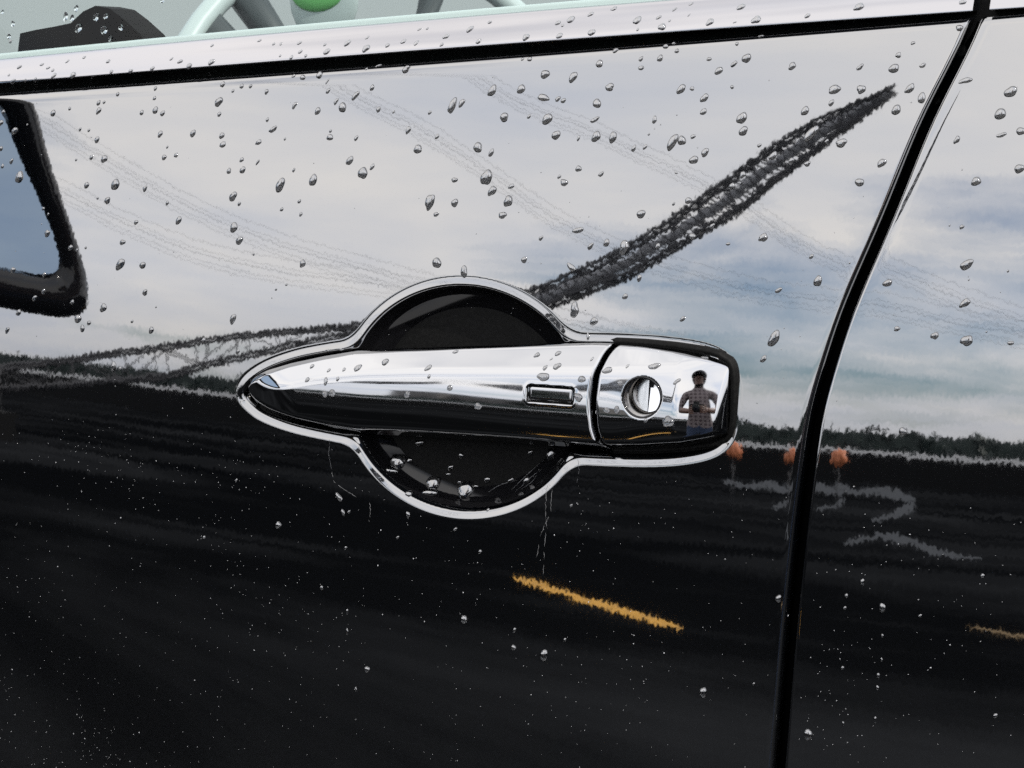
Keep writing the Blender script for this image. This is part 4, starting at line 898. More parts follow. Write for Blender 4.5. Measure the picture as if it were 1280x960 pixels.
m_ = MB(); m_.box((0, 0, 0), .135, .085, .055); m_.box((0, .052, .0), .055, .035, .05); m_.box((.055, 0, -.012), .03, .08, .07); m_.build('camera_body', M['plastic'], ca)
m_ = MB(); m_.tube([(0, 0, -.025), (0, 0, -.05), (0, 0, -.052), (0, 0, -.098), (0, 0, -.099)], [.034, .034, .037, .037, .030], 28); m_.build('lens_barrel', M['plastic'], ca, True)
m_ = MB(); m_.ell((0, 0, -.096), .028, .028, .004, 24, 8); m_.build('lens_glass', M['lens'], ca, True)

DROP_ON = ['door_handle', 'door_jamb', 'front_door', 'handle_pocket', 'lock_cover', 'rear_door', 'side_window', 'window_trim']
DROPS = [
(-0.24565,0.02612,1.10785,-0.079,-0.977,0.199,3.48,0.62,50,2,66,142),
(-0.23579,0.02579,1.11014,-0.075,-0.977,0.199,1.92,0.62,50,2,87,136),
(-0.21906,0.02507,1.11281,-0.072,-0.977,0.2,2.66,0.62,50,2,123,129),
(-0.21865,0.0243,1.10919,-0.072,-0.977,0.2,3.41,0.62,50,2,123,139),
(-0.20839,0.02518,1.11684,-0.07,-0.973,0.22,2.26,0.62,50,2,147,118),
(-0.21583,0.02491,1.11319,-0.072,-0.977,0.2,1.89,0.62,50,2,130,128),
(-0.18728,0.02435,1.11943,-0.061,-0.974,0.219,2.23,0.62,50,2,194,111),
(-0.18721,0.0234,1.11515,-0.06,-0.978,0.202,2.23,0.62,50,2,193,123),
(-0.18617,0.02223,1.10981,-0.06,-0.979,0.195,3.71,0.62,50,2,194,138),
(-0.18199,0.0217,1.10842,-0.059,-0.979,0.196,2.96,0.62,50,2,203,142),
(-0.19372,0.02248,1.10868,-0.062,-0.979,0.195,2.61,0.62,50,2,177,141),
(-0.18238,0.01991,1.09917,-0.059,-0.981,0.185,3.32,0.62,50,2,200,168),
(-0.16432,0.01898,1.09977,-0.054,-0.981,0.186,3.65,0.62,50,2,241,167),
(-0.17782,0.01858,1.09356,-0.058,-0.982,0.181,1.47,0.62,50,2,209,184),
(-0.17917,0.01782,1.08892,-0.059,-0.982,0.177,2.94,0.62,50,2,205,197),
(-0.17263,0.01765,1.0901,-0.057,-0.982,0.177,2.56,0.62,50,2,220,194),
(-0.22857,0.02338,1.10072,-0.075,-0.979,0.188,1.91,0.62,50,2,100,162),
(-0.22333,0.02292,1.10043,-0.072,-0.98,0.188,1.9,0.62,50,2,111,163),
(-0.2182,0.02173,1.09614,-0.072,-0.98,0.184,3.4,0.62,50,2,121,175),
(-0.2207,0.02045,1.08812,-0.072,-0.982,0.176,2.65,0.62,50,2,114,197),
(-0.22956,0.02089,1.08686,-0.075,-0.982,0.173,1.52,0.62,50,2,95,200),
(-0.21317,0.0198,1.08755,-0.069,-0.982,0.177,4.14,0.62,50,2,130,199),
(-0.22238,0.01837,1.07537,-0.072,-0.984,0.164,3.41,0.62,50,2,108,232),
(-0.21535,0.01694,1.06976,-0.069,-0.985,0.158,1.51,0.62,50,2,122,248),
(-0.2097,0.0164,1.06884,-0.07,-0.985,0.157,3.75,0.62,50,2,134,251),
(-0.20567,0.01731,1.07617,-0.067,-0.984,0.164,5.61,0.62,50,2,144,231),
(-0.18869,0.01597,1.07482,-0.063,-0.985,0.163,2.96,0.62,50,2,181,236),
(-0.17569,0.0142,1.06877,-0.058,-0.986,0.157,2.2,0.62,50,2,209,254),
(-0.2764,0.0289,1.10832,-0.091,-0.976,0.197,2.37,0.62,50,2,4,140),
(-0.27731,0.02794,1.10308,-0.091,-0.977,0.191,3.16,0.62,50,2,1,154),
(-0.26836,0.02643,1.09946,-0.087,-0.979,0.186,3.92,0.62,50,2,18,164),
(-0.27603,0.02558,1.09114,-0.091,-0.98,0.178,2.76,0.62,50,2,1,186),
(-0.26892,0.02389,1.08531,-0.087,-0.981,0.172,2.74,0.62,50,2,14,202),
(-0.27422,0.02395,1.08296,-0.091,-0.981,0.169,2.36,0.62,50,2,3,208),
(-0.26325,0.02212,1.07801,-0.087,-0.982,0.165,5.85,0.62,50,2,24,222),
(-0.24733,0.01851,1.06403,-0.079,-0.985,0.152,1.92,0.62,50,2,54,261),
(-0.24423,0.01788,1.06156,-0.079,-0.986,0.15,1.54,0.62,50,2,60,268),
(-0.26073,0.02634,1.10253,-0.087,-0.978,0.192,1.17,0.62,50,2,34,156),
(-0.15061,0.02267,1.12129,-0.05,-0.975,0.217,2.9,0.62,50,2,278,106),
(-0.14472,0.02176,1.11851,-0.048,-0.975,0.217,1.81,0.62,50,2,291,114),
(-0.1403,0.02201,1.12062,-0.046,-0.975,0.217,2.52,0.62,50,2,302,108),
(-0.13565,0.0218,1.12063,-0.045,-0.975,0.217,2.15,0.62,50,2,313,108),
(-0.127,0.02089,1.11823,-0.041,-0.978,0.205,2.5,0.62,50,2,333,115),
(-0.15189,0.02108,1.11358,-0.05,-0.978,0.204,4.71,0.62,50,2,273,128),
(-0.1509,0.01996,1.10834,-0.049,-0.979,0.197,2.53,0.62,50,2,274,143),
(-0.14868,0.018,1.09892,-0.049,-0.981,0.186,3.25,0.62,50,2,277,170),
(-0.14788,0.01724,1.09509,-0.048,-0.982,0.182,3.6,0.6,25,2,278,181),
(-0.12533,0.01834,1.10614,-0.041,-0.98,0.192,2.13,0.62,50,2,334,150),
(-0.12203,0.0174,1.10204,-0.04,-0.98,0.193,4.61,0.45,30,2,341,162),
(-0.12898,0.01662,1.09642,-0.042,-0.982,0.182,3.2,0.6,20,2,323,178),
(-0.11546,0.01636,1.098,-0.038,-0.982,0.187,1.41,0.62,50,2,356,174),
(-0.1371,0.01555,1.08866,-0.045,-0.984,0.175,2.5,0.62,50,2,302,200),
(-0.12862,0.01502,1.08778,-0.042,-0.984,0.175,2.84,0.4,50,2,322,203),
(-0.14345,0.01497,1.08366,-0.047,-0.984,0.172,2.87,0.62,50,2,286,214),
(-0.13629,0.01472,1.08416,-0.045,-0.984,0.172,3.57,0.62,50,2,303,213),
(-0.14041,0.01296,1.07258,-0.046,-0.986,0.161,4.65,0.62,50,2,291,246),
(-0.13679,0.0123,1.06955,-0.045,-0.986,0.158,2.14,0.62,50,2,299,255),
(-0.1162,0.01283,1.07805,-0.038,-0.985,0.167,6.69,0.5,60,2,350,232),
(-0.10978,0.01373,1.08472,-0.036,-0.984,0.172,2.11,0.5,50,2,367,213),
(-0.09969,0.01265,1.08049,-0.033,-0.985,0.167,5.58,0.55,60,2,391,226),
(-0.11458,0.01109,1.06778,-0.038,-0.987,0.156,2.11,0.62,50,2,352,262),
(-0.10587,0.01136,1.07146,-0.035,-0.987,0.16,2.1,0.62,50,2,374,252),
(-0.10465,0.01045,1.06602,-0.034,-0.987,0.155,2.1,0.62,50,2,376,268),
(-0.11195,0.01908,1.11245,-0.037,-0.979,0.199,3.88,0.4,50,2,368,132),
(-0.09995,0.01819,1.11014,-0.033,-0.979,0.2,3.5,0.62,50,2,397,139),
(-0.11382,0.02204,1.12514,-0.054,-0.843,0.535,2.13,0.62,50,2,367,95),
(-0.10916,0.02156,1.12446,-0.036,-0.976,0.217,2.83,0.7,10,2,378,97),
(-0.10078,0.02153,1.12549,-0.042,-0.922,0.385,3.52,0.7,50,2,399,94),
(-0.09643,0.02074,1.12276,-0.032,-0.976,0.217,2.8,0.3,50,2,409,102),
(-0.0956,0.01983,1.11868,-0.031,-0.978,0.207,2.8,0.5,50,2,410,114),
(-0.09114,0.01876,1.11428,-0.03,-0.979,0.2,3.49,0.45,50,2,420,127),
(-0.08769,0.0181,1.11159,-0.029,-0.979,0.2,4.17,0.8,70,2,428,135),
(-0.08188,0.019,1.1167,-0.027,-0.978,0.208,4.86,0.42,40,2,444,120),
(-0.07399,0.01952,1.1201,-0.024,-0.978,0.209,2.77,0.62,50,2,465,110),
(-0.06996,0.01753,1.11104,-0.023,-0.979,0.201,2.75,0.62,50,2,473,137),
(-0.06252,0.01716,1.11009,-0.021,-0.979,0.202,1.71,0.5,50,2,492,140),
(-0.05491,0.01551,1.10249,-0.018,-0.982,0.19,3.75,0.5,50,2,510,163),
(-0.09286,0.01577,1.09899,-0.03,-0.982,0.188,3.13,0.8,30,2,412,172),
(-0.09271,0.01629,1.10171,-0.03,-0.982,0.188,1.74,0.62,50,2,413,164),
(-0.07976,0.01536,1.09883,-0.026,-0.982,0.189,2.76,0.5,50,2,445,173),
(-0.08208,0.01367,1.08934,-0.027,-0.984,0.176,4.49,0.55,50,2,437,201),
(-0.07536,0.01256,1.08408,-0.025,-0.985,0.173,5.16,0.75,50,2,453,217),
(-0.0709,0.01294,1.08686,-0.023,-0.984,0.176,3.09,0.5,50,2,465,209),
(-0.07288,0.02346,1.12953,-0.063,-0.386,0.92,3.47,0.4,35,2,473,82),
(-0.05855,0.02088,1.12782,-0.019,-0.976,0.217,4.12,0.6,35,2,507,87),
(-0.07789,0.02197,1.12818,-0.051,-0.759,0.649,1.74,0.62,50,2,458,86),
(-0.01726,0.01841,1.11893,-0.006,-0.977,0.212,5.36,0.5,60,2,615,114),
(-0.00428,0.01851,1.11962,-0.002,-0.977,0.213,3.99,0.75,45,2,651,112),
(-0.0351,0.01724,1.11261,-0.012,-0.979,0.203,6.75,0.45,60,2,565,133),
(-0.03077,0.01747,1.11395,-0.01,-0.979,0.203,4.04,0.5,58,2,577,129),
(-0.04535,0.01681,1.10989,-0.015,-0.981,0.196,2.04,0.62,50,2,537,141),
(-0.01081,0.01615,1.1082,-0.004,-0.98,0.197,4.0,0.8,50,2,630,147),
(0.00032,0.01622,1.10862,0.0,-0.98,0.198,2.32,0.5,50,2,661,146),
(0.00859,0.01605,1.10772,0.003,-0.98,0.198,5.28,0.65,50,2,684,149),
(0.00585,0.01986,1.12579,0.002,-0.977,0.214,4.31,0.7,15,2,681,93),
(0.01832,0.01963,1.1245,0.006,-0.977,0.214,4.94,0.55,48,2,716,97),
(0.03465,0.01893,1.12068,0.011,-0.976,0.215,3.92,0.7,10,2,762,109),
(0.00603,0.01783,1.11642,0.002,-0.979,0.205,5.29,0.5,-20,2,679,122),
(0.01246,0.01772,1.1158,0.004,-0.979,0.206,2.97,0.5,35,2,697,124),
(0.01498,0.0176,1.11517,0.005,-0.979,0.206,2.63,0.6,35,2,704,126),
(0.02971,0.01752,1.11429,0.01,-0.978,0.207,3.92,0.8,-50,2,746,129),
(0.02926,0.01615,1.10758,0.009,-0.98,0.199,4.25,0.4,20,2,743,150),
(0.03052,0.01485,1.10089,0.01,-0.982,0.187,4.56,0.7,60,2,745,171),
(0.03777,0.01489,1.10066,0.012,-0.982,0.188,5.2,0.5,68,2,766,172),
(0.01303,0.01481,1.10132,0.004,-0.981,0.192,4.27,0.7,45,2,695,169),
(0.02294,0.01464,1.10016,0.008,-0.982,0.187,2.62,0.4,65,2,723,173),
(-0.04106,0.01481,1.1,-0.014,-0.982,0.19,2.7,0.5,45,2,546,171),
(-0.04965,0.01391,1.09458,-0.016,-0.983,0.181,3.73,0.9,50,2,522,187),
(-0.02175,0.01378,1.09566,-0.007,-0.983,0.186,4.34,0.8,60,2,597,185),
(-0.01538,0.0134,1.0938,-0.005,-0.983,0.181,3.66,0.5,60,2,614,191),
(-0.01675,0.01158,1.08365,-0.006,-0.985,0.171,6.99,0.6,60,2,608,222),
(-0.01377,0.01063,1.07817,-0.005,-0.986,0.166,4.65,0.6,50,2,615,239),
(-0.00525,0.01097,1.08032,-0.002,-0.986,0.168,2.98,0.55,35,2,639,233),
(-0.03138,0.01148,1.08236,-0.01,-0.985,0.171,3.02,0.6,5,2,568,225),
(-0.00623,0.00993,1.07412,-0.002,-0.987,0.162,4.63,0.75,45,2,635,252),
(-0.04224,0.01001,1.07285,-0.014,-0.987,0.162,7.07,0.5,62,2,537,253),
(-0.03065,0.00987,1.07283,-0.01,-0.987,0.162,3.68,0.7,40,2,568,254),
(-0.03888,0.00918,1.06798,-0.013,-0.987,0.157,2.69,0.6,10,2,545,268),
(-0.00835,0.00903,1.06853,-0.003,-0.988,0.157,3.64,0.7,0,2,628,269),
(0.02392,0.0124,1.08801,0.008,-0.985,0.175,2.94,0.7,40,2,723,211),
(0.01805,0.01138,1.08245,0.006,-0.985,0.171,3.27,0.8,-60,2,705,228),
(0.01578,0.01175,1.08465,0.005,-0.985,0.171,1.96,0.62,50,2,699,221),
(0.03378,0.01213,1.08597,0.011,-0.985,0.175,2.6,0.6,40,2,751,218),
(0.04727,0.02079,1.12831,0.016,-0.976,0.216,2.61,0.6,0,2,801,85),
(0.0797,0.02119,1.12702,0.025,-0.976,0.218,3.86,0.6,40,2,898,89),
(0.06483,0.01925,1.11981,0.022,-0.978,0.209,4.84,0.5,48,2,851,112),
(0.06945,0.01942,1.12013,0.023,-0.978,0.209,1.93,0.8,50,2,865,111),
(0.07472,0.01875,1.1164,0.024,-0.978,0.209,4.17,0.55,45,2,880,123),
(0.07484,0.01765,1.11109,0.024,-0.979,0.202,3.21,0.6,42,2,879,140),
(0.08579,0.01999,1.1208,0.027,-0.977,0.21,1.6,0.9,50,2,915,109),
(0.05483,0.01655,1.1078,0.018,-0.981,0.194,3.23,0.5,70,2,818,150),
(0.05294,0.0154,1.10211,0.017,-0.982,0.188,1.29,0.62,50,2,811,168),
(0.09069,0.01761,1.10873,0.03,-0.98,0.195,5.1,0.65,52,2,927,148),
(0.09174,0.01666,1.10378,0.03,-0.981,0.189,4.14,0.7,38,2,929,164),
(0.11565,0.01907,1.11168,0.037,-0.978,0.204,4.11,0.6,50,2,1006,139),
(0.06293,0.01495,1.09877,0.02,-0.982,0.188,7.39,0.42,60,2,840,179),
(0.06685,0.01523,1.09976,0.022,-0.982,0.189,3.85,0.8,40,2,852,176),
(0.07135,0.01564,1.10138,0.023,-0.982,0.189,2.24,0.7,40,2,866,171),
(0.04698,0.0142,1.09635,0.015,-0.983,0.183,2.91,0.55,68,2,792,186),
(0.05167,0.01441,1.09705,0.017,-0.983,0.183,2.58,0.5,45,2,806,184),
(0.07678,0.0146,1.09521,0.025,-0.983,0.184,4.15,0.55,60,2,881,191),
(0.07239,0.01396,1.09233,0.024,-0.984,0.179,3.84,0.75,20,2,867,200),
(0.11855,0.01742,1.10284,0.038,-0.981,0.19,7.57,0.42,42,2,1013,168),
(0.0986,0.01582,1.09831,0.032,-0.982,0.184,1.9,0.7,40,2,949,182),
(0.10434,0.01528,1.09438,0.034,-0.982,0.184,3.8,0.6,35,2,966,195),
(0.11176,0.01523,1.09266,0.036,-0.983,0.18,2.52,0.7,50,2,989,201),
(0.09272,0.01352,1.08679,0.031,-0.984,0.176,2.85,0.7,60,2,928,219),
(0.08884,0.01263,1.08237,0.029,-0.985,0.169,2.86,0.7,60,2,915,233),
(0.11815,0.01527,1.09154,0.039,-0.983,0.18,2.83,0.6,40,2,1009,205),
(0.07126,0.01114,1.07637,0.024,-0.986,0.164,2.87,0.8,20,2,860,251),
(0.0654,0.01078,1.07498,0.021,-0.986,0.164,1.6,0.62,50,2,842,255),
(0.05196,0.00979,1.07053,0.017,-0.987,0.159,3.86,0.75,48,2,801,268),
(0.0655,0.01288,1.08721,0.021,-0.984,0.175,1.6,0.5,-20,2,845,216),
(0.13576,0.02353,1.12848,0.044,-0.974,0.222,3.16,0.5,38,2,1075,84),
(0.14867,0.024,1.12786,0.05,-0.974,0.222,4.09,0.75,35,2,1117,86),
(0.15946,0.02482,1.12904,0.051,-0.973,0.224,2.83,0.5,20,2,1153,82),
(0.12656,0.02125,1.11997,0.042,-0.976,0.212,5.06,0.6,18,2,1043,112),
(0.13677,0.0217,1.11999,0.044,-0.976,0.213,3.78,0.75,25,2,1076,112),
(0.12573,0.02012,1.11479,0.04,-0.978,0.204,2.84,0.6,55,2,1039,129),
(0.15534,0.02268,1.12034,0.05,-0.976,0.214,4.71,0.5,48,2,1137,111),
(0.16014,0.02217,1.11676,0.053,-0.977,0.205,4.38,0.6,72,2,1152,123),
(0.15083,0.02074,1.11221,0.049,-0.977,0.205,4.08,0.75,60,2,1120,138),
(0.13064,0.0173,1.09963,0.043,-0.982,0.185,4.71,0.6,15,2,1051,179),
(0.14686,0.01668,1.0923,0.048,-0.982,0.181,3.75,0.7,40,2,1102,204),
(0.13882,0.01497,1.08492,0.046,-0.984,0.173,3.44,0.85,0,2,1074,228),
(0.17581,0.02401,1.12336,0.033,-0.976,0.214,5.0,0.4,10,5,1206,101),
(0.19287,0.02386,1.11925,0.046,-0.977,0.207,4.98,0.7,25,5,1263,115),
(0.1897,0.02199,1.11098,0.044,-0.978,0.202,4.66,0.75,50,5,1250,143),
(0.19056,0.0205,1.10332,0.045,-0.981,0.191,4.03,0.4,10,5,1251,169),
(0.17451,0.01943,1.10137,0.039,-0.981,0.191,3.11,0.6,55,5,1196,175),
(0.19772,0.02114,1.10487,0.046,-0.98,0.192,3.41,0.8,10,5,1276,164),
(0.19812,0.01854,1.09107,0.047,-0.983,0.176,4.02,0.7,25,5,1274,211),
(0.1827,0.01695,1.08608,0.042,-0.983,0.176,3.72,0.8,50,5,1220,227),
(0.12501,0.01716,1.10017,0.041,-0.981,0.19,1.89,0.62,50,2,1033,177),
(0.10917,0.02253,1.12883,0.036,-0.975,0.22,3.5,0.65,40,2,990,83),
(0.08535,0.0219,1.1295,0.028,-0.975,0.218,2.57,0.5,40,2,916,81),
(-0.24408,0.01656,1.05273,-0.08,-0.987,0.142,3.84,0.62,50,2,59,292),
(-0.22974,0.01457,1.04669,-0.076,-0.988,0.137,3.04,0.62,50,2,88,310),
(-0.26412,0.0158,1.03481,-0.088,-0.988,0.129,3.5,0.62,50,2,16,338),
(-0.24483,0.014,1.03351,-0.08,-0.989,0.128,2.69,0.62,50,2,55,344),
(-0.24489,0.01301,1.02574,-0.08,-0.989,0.124,2.69,0.62,50,2,54,365),
(-0.2501,0.01304,1.0225,-0.084,-0.989,0.122,3.08,0.62,50,2,43,373),
(-0.1925,0.01382,1.05968,-0.063,-0.987,0.148,2.59,0.62,50,2,170,278),
(-0.16894,0.01263,1.06119,-0.056,-0.987,0.15,4.37,0.5,52,2,223,276),
(-0.19962,0.01294,1.05044,-0.065,-0.988,0.14,3.35,0.6,25,2,153,303),
(-0.20036,0.01159,1.04032,-0.067,-0.989,0.133,6.32,0.5,42,2,150,331),
(-0.18763,0.0108,1.04052,-0.061,-0.989,0.133,3.32,0.8,50,2,178,332),
(-0.18559,0.00909,1.02843,-0.061,-0.99,0.126,3.31,0.6,55,2,181,366),
(-0.20895,0.00962,1.02034,-0.07,-0.99,0.121,4.86,0.55,50,2,129,385),
(-0.22368,0.00997,1.0144,-0.073,-0.99,0.117,4.16,0.75,45,2,97,399),
(-0.217,0.00931,1.01296,-0.073,-0.991,0.116,2.26,0.8,50,2,111,404),
(-0.22065,0.00926,1.01018,-0.073,-0.991,0.114,3.4,0.65,80,2,103,411),
(-0.22737,0.01115,1.02189,-0.076,-0.99,0.121,2.65,0.62,50,2,90,378),
(-0.22076,0.01395,1.04706,-0.073,-0.988,0.137,1.51,0.62,50,2,107,310),
(-0.25961,0.01297,1.01527,-0.084,-0.99,0.117,3.49,0.62,50,2,23,391),
(-0.26622,0.01256,1.00663,-0.088,-0.99,0.112,3.12,0.62,50,2,9,413),
(-0.19215,0.00788,1.01514,-0.063,-0.991,0.117,1.85,0.62,50,2,165,402),
(-0.18115,0.0068,1.01182,-0.06,-0.992,0.115,3.3,0.7,50,2,189,413),
(-0.20176,0.00613,0.99388,-0.067,-0.992,0.106,4.85,0.5,80,2,142,459),
(-0.19806,0.00583,0.99341,-0.065,-0.992,0.106,2.23,0.62,50,2,150,461),
(-0.15239,0.00487,1.00892,-0.05,-0.992,0.113,2.88,0.62,50,2,254,426),
(-0.17898,0.00793,1.02233,-0.06,-0.991,0.122,1.1,0.62,50,2,195,384),
(-0.22588,0.01415,1.04575,-0.076,-0.988,0.137,1.89,0.62,50,2,96,313),
(-0.13899,0.01077,1.05904,-0.046,-0.988,0.148,4.64,0.7,62,2,292,285),
(-0.13566,0.00982,1.05358,-0.045,-0.989,0.143,4.27,0.6,50,2,299,301),
(-0.12773,0.00867,1.04798,-0.042,-0.989,0.138,1.42,0.62,50,2,317,318),
(-0.10242,0.00727,1.04487,-0.034,-0.99,0.136,3.48,0.7,50,2,378,330),
(-0.11523,0.00619,1.0333,-0.038,-0.991,0.129,1.41,0.62,50,2,345,362),
(-0.11002,0.00629,1.03561,-0.036,-0.991,0.13,1.4,0.62,50,2,358,356),
(-0.13705,0.00535,1.01931,-0.045,-0.992,0.12,4.63,0.55,62,2,291,399),
(-0.13382,0.00355,1.00513,-0.044,-0.993,0.111,2.49,0.62,50,2,297,440),
(-0.11928,0.00324,1.00777,-0.039,-0.993,0.113,2.82,0.4,20,2,332,435),
(-0.08743,0.00199,1.0087,-0.05,-0.976,0.21,2.76,0.4,5,2,410,438),
(-0.08117,0.00202,1.0094,0.117,-0.926,-0.359,2.75,0.4,5,2,426,437),
(-0.06752,-0.00825,1.00367,-0.084,-0.779,0.622,4.06,0.55,30,0,447,460),
(-0.05523,-0.007,1.00662,-0.064,-0.776,0.627,3.7,0.6,45,0,481,453),
(-0.09085,-0.00599,1.00263,-0.135,-0.767,0.627,2.4,0.6,40,0,390,458),
(-0.07399,-0.00837,1.00261,-0.09,-0.778,0.622,2.04,0.62,50,0,430,462),
(-0.03716,0.00616,1.04785,-0.012,-0.99,0.138,4.36,0.85,90,2,546,329),
(-0.02432,0.0056,1.04473,-0.008,-0.991,0.136,4.99,0.55,88,2,580,340),
(0.00256,0.00634,1.05069,0.001,-0.99,0.141,2.96,0.7,40,2,655,325),
(0.00945,0.00766,1.05967,0.003,-0.989,0.148,2.62,0.5,48,2,676,298),
(0.02537,0.00832,1.0634,0.008,-0.988,0.152,4.88,0.45,12,2,722,288),
(0.03133,0.00744,1.05719,0.01,-0.989,0.146,3.24,0.55,50,2,738,308),
(0.03813,0.00774,1.0587,0.013,-0.989,0.148,3.23,0.7,60,2,758,304),
(0.02354,0.00613,1.04858,0.008,-0.99,0.139,4.55,0.5,-35,2,714,334),
(0.02597,0.00383,1.03132,0.009,-0.992,0.128,6.49,0.5,75,2,718,388),
(0.03454,0.0034,1.02724,0.011,-0.992,0.125,3.88,0.65,40,2,742,402),
(0.03248,0.00255,1.02104,0.007,-0.973,0.232,3.24,0.4,88,2,735,421),
(0.01338,-0.00535,1.01345,-0.028,-0.773,0.634,2.59,0.7,30,0,671,444),
(0.02226,-0.00477,1.01454,-0.028,-0.772,0.635,2.91,0.6,25,0,697,442),
(0.02018,-0.00648,1.01236,-0.027,-0.777,0.629,1.61,0.4,40,0,689,449),
(0.02351,-0.00855,1.00991,-0.026,-0.793,0.609,3.54,0.65,20,0,696,458),
(0.01848,-0.00905,1.00902,-0.023,-0.826,0.563,2.58,0.55,45,0,681,460),
(-0.03393,-0.00922,1.00585,-0.045,-0.81,0.584,3.64,0.5,40,0,535,460),
(-0.02373,-0.00442,1.0125,-0.04,-0.77,0.637,2.65,0.5,10,0,569,440),
(0.03778,-0.00627,1.01338,-0.028,-0.777,0.629,2.24,0.4,55,0,740,449),
(0.04576,0.0076,1.05705,0.015,-0.989,0.146,6.12,0.55,65,2,780,310),
(0.07388,0.00897,1.06237,0.024,-0.988,0.151,2.87,0.8,40,2,865,296),
(0.0818,0.00984,1.06667,0.027,-0.988,0.155,2.54,0.62,50,2,890,283),
(0.05987,0.00802,1.05815,0.02,-0.989,0.147,2.56,0.62,50,2,822,308),
(0.10274,0.0099,1.06295,0.034,-0.988,0.151,4.1,0.65,45,2,954,297),
(0.08876,0.00901,1.06004,0.029,-0.988,0.149,1.9,0.6,20,2,910,305),
(0.05295,0.00604,1.04526,0.018,-0.99,0.137,3.21,0.5,70,2,799,348),
(0.0473,0.00493,1.03773,0.016,-0.991,0.132,2.89,0.6,40,2,781,371),
(0.07192,0.00441,1.02999,0.024,-0.992,0.127,2.86,0.5,45,2,853,399),
(0.11007,0.00726,1.04286,0.036,-0.99,0.135,3.14,0.5,30,2,973,363),
(0.12216,0.00962,1.0562,0.04,-0.989,0.145,2.19,0.62,50,2,1014,321),
(0.12525,0.00841,1.04684,0.042,-0.99,0.138,4.07,0.75,60,2,1022,352),
(0.10928,0.00478,1.024,0.036,-0.992,0.123,6.91,0.5,60,2,967,424),
(0.10559,0.00369,1.01606,0.035,-0.992,0.118,3.46,0.5,45,2,954,449),
(0.08339,-0.0014,1.01606,0.222,-0.408,0.886,3.47,0.5,0,4,881,447),
(0.0643,-0.00736,1.01223,0.021,-0.795,0.606,4.74,0.5,5,4,817,458),
(0.05347,-0.00803,1.01166,0.01,-0.798,0.603,2.22,0.4,50,4,784,458),
(0.17855,0.01392,1.06909,0.04,-0.987,0.158,2.16,0.62,50,5,1202,284),
(0.18123,0.01191,1.05521,0.042,-0.989,0.143,5.25,0.6,32,5,1208,331),
(0.15203,0.00968,1.04724,0.032,-0.99,0.136,3.73,0.65,22,5,1109,354),
(0.18154,0.00992,1.04095,0.042,-0.99,0.134,4.32,0.6,35,5,1206,379),
(0.18298,0.00817,1.02702,0.042,-0.991,0.123,4.93,0.7,28,5,1208,426),
(0.17101,0.00783,1.02823,0.039,-0.991,0.126,3.09,0.8,40,5,1168,420),
(0.15672,0.00757,1.03025,0.034,-0.991,0.126,2.48,0.7,10,5,1121,411),
(0.1991,0.00889,1.02692,0.049,-0.991,0.123,2.46,0.6,10,5,1263,429),
(0.17406,0.01381,1.06955,0.039,-0.987,0.158,0.93,0.62,50,5,1187,282),
(0.1372,0.00999,1.05428,0.045,-0.989,0.143,0.94,0.62,50,2,1062,329),
(0.19658,0.01234,1.05339,0.046,-0.989,0.143,1.23,0.62,50,5,1260,339),
(0.19012,0.00895,1.03063,0.045,-0.991,0.126,0.92,0.62,50,5,1233,415),
(0.18247,0.01116,1.04961,0.043,-0.989,0.139,0.93,0.62,50,5,1211,350),
(0.16106,0.00325,0.99174,0.035,-0.994,0.106,3.1,0.9,0,5,1128,539),
(-0.1346,0.02823,1.14048,-0.064,-0.74,0.67,2.17,0.5,20,7,324,51),
(-0.12611,0.02626,1.139,-0.06,-0.768,0.637,1.79,0.62,50,7,342,55),
(-0.12227,0.02594,1.13897,-0.06,-0.782,0.62,1.79,0.62,50,7,351,55),
(-0.11273,0.02545,1.13925,-0.057,-0.782,0.62,2.49,0.5,30,7,374,54),
(-0.11073,0.02257,1.13543,-0.051,-0.835,0.548,2.48,0.5,35,7,375,65),
(-0.12053,0.02213,1.13375,-0.056,-0.847,0.528,1.42,0.62,50,7,350,70),
(-0.11445,0.02134,1.13304,-0.05,-0.883,0.467,2.13,0.62,50,7,364,72),
(-0.10724,0.0213,1.13369,-0.05,-0.859,0.509,1.76,0.62,50,7,382,70),
(-0.09717,0.02172,1.13535,-0.048,-0.848,0.528,3.51,0.6,40,7,408,65),
(-0.09914,0.02393,1.13845,-0.051,-0.809,0.585,1.76,0.62,50,7,406,56),
(-0.088,0.02368,1.13905,-0.048,-0.809,0.585,3.85,0.5,50,7,434,54),
(-0.07891,0.0249,1.14137,-0.048,-0.783,0.621,2.44,0.4,45,7,459,47),
(-0.07791,0.02149,1.1366,-0.043,-0.848,0.529,3.82,0.7,40,7,457,61),
(-0.06769,0.0218,1.13789,-0.041,-0.835,0.548,2.42,0.6,30,7,484,57),
(-0.06043,0.02255,1.13952,-0.04,-0.823,0.567,2.75,0.6,35,7,504,52),
(-0.05399,0.02178,1.1388,-0.036,-0.836,0.548,2.74,0.5,45,7,520,54),
(-0.05461,0.0261,1.14454,-0.042,-0.755,0.655,2.07,0.4,30,7,524,37),
(-0.05085,0.02615,1.14484,-0.042,-0.755,0.655,1.38,0.62,50,7,534,36),
(-0.04068,0.02296,1.14137,-0.032,-0.823,0.567,3.07,0.55,20,7,557,46),
(-0.04153,0.02084,1.13804,-0.031,-0.86,0.509,2.04,0.62,50,7,552,56),
(-0.03038,0.02471,1.14428,-0.033,-0.783,0.621,3.74,0.5,42,7,587,37),
(-0.02462,0.02102,1.13925,-0.026,-0.86,0.509,2.7,0.6,30,7,598,52),
(-0.02214,0.02678,1.1472,-0.033,-0.755,0.655,2.03,0.6,20,7,612,28),
(-0.0034,0.02137,1.14072,-0.018,-0.86,0.51,3.34,0.7,30,7,657,47),
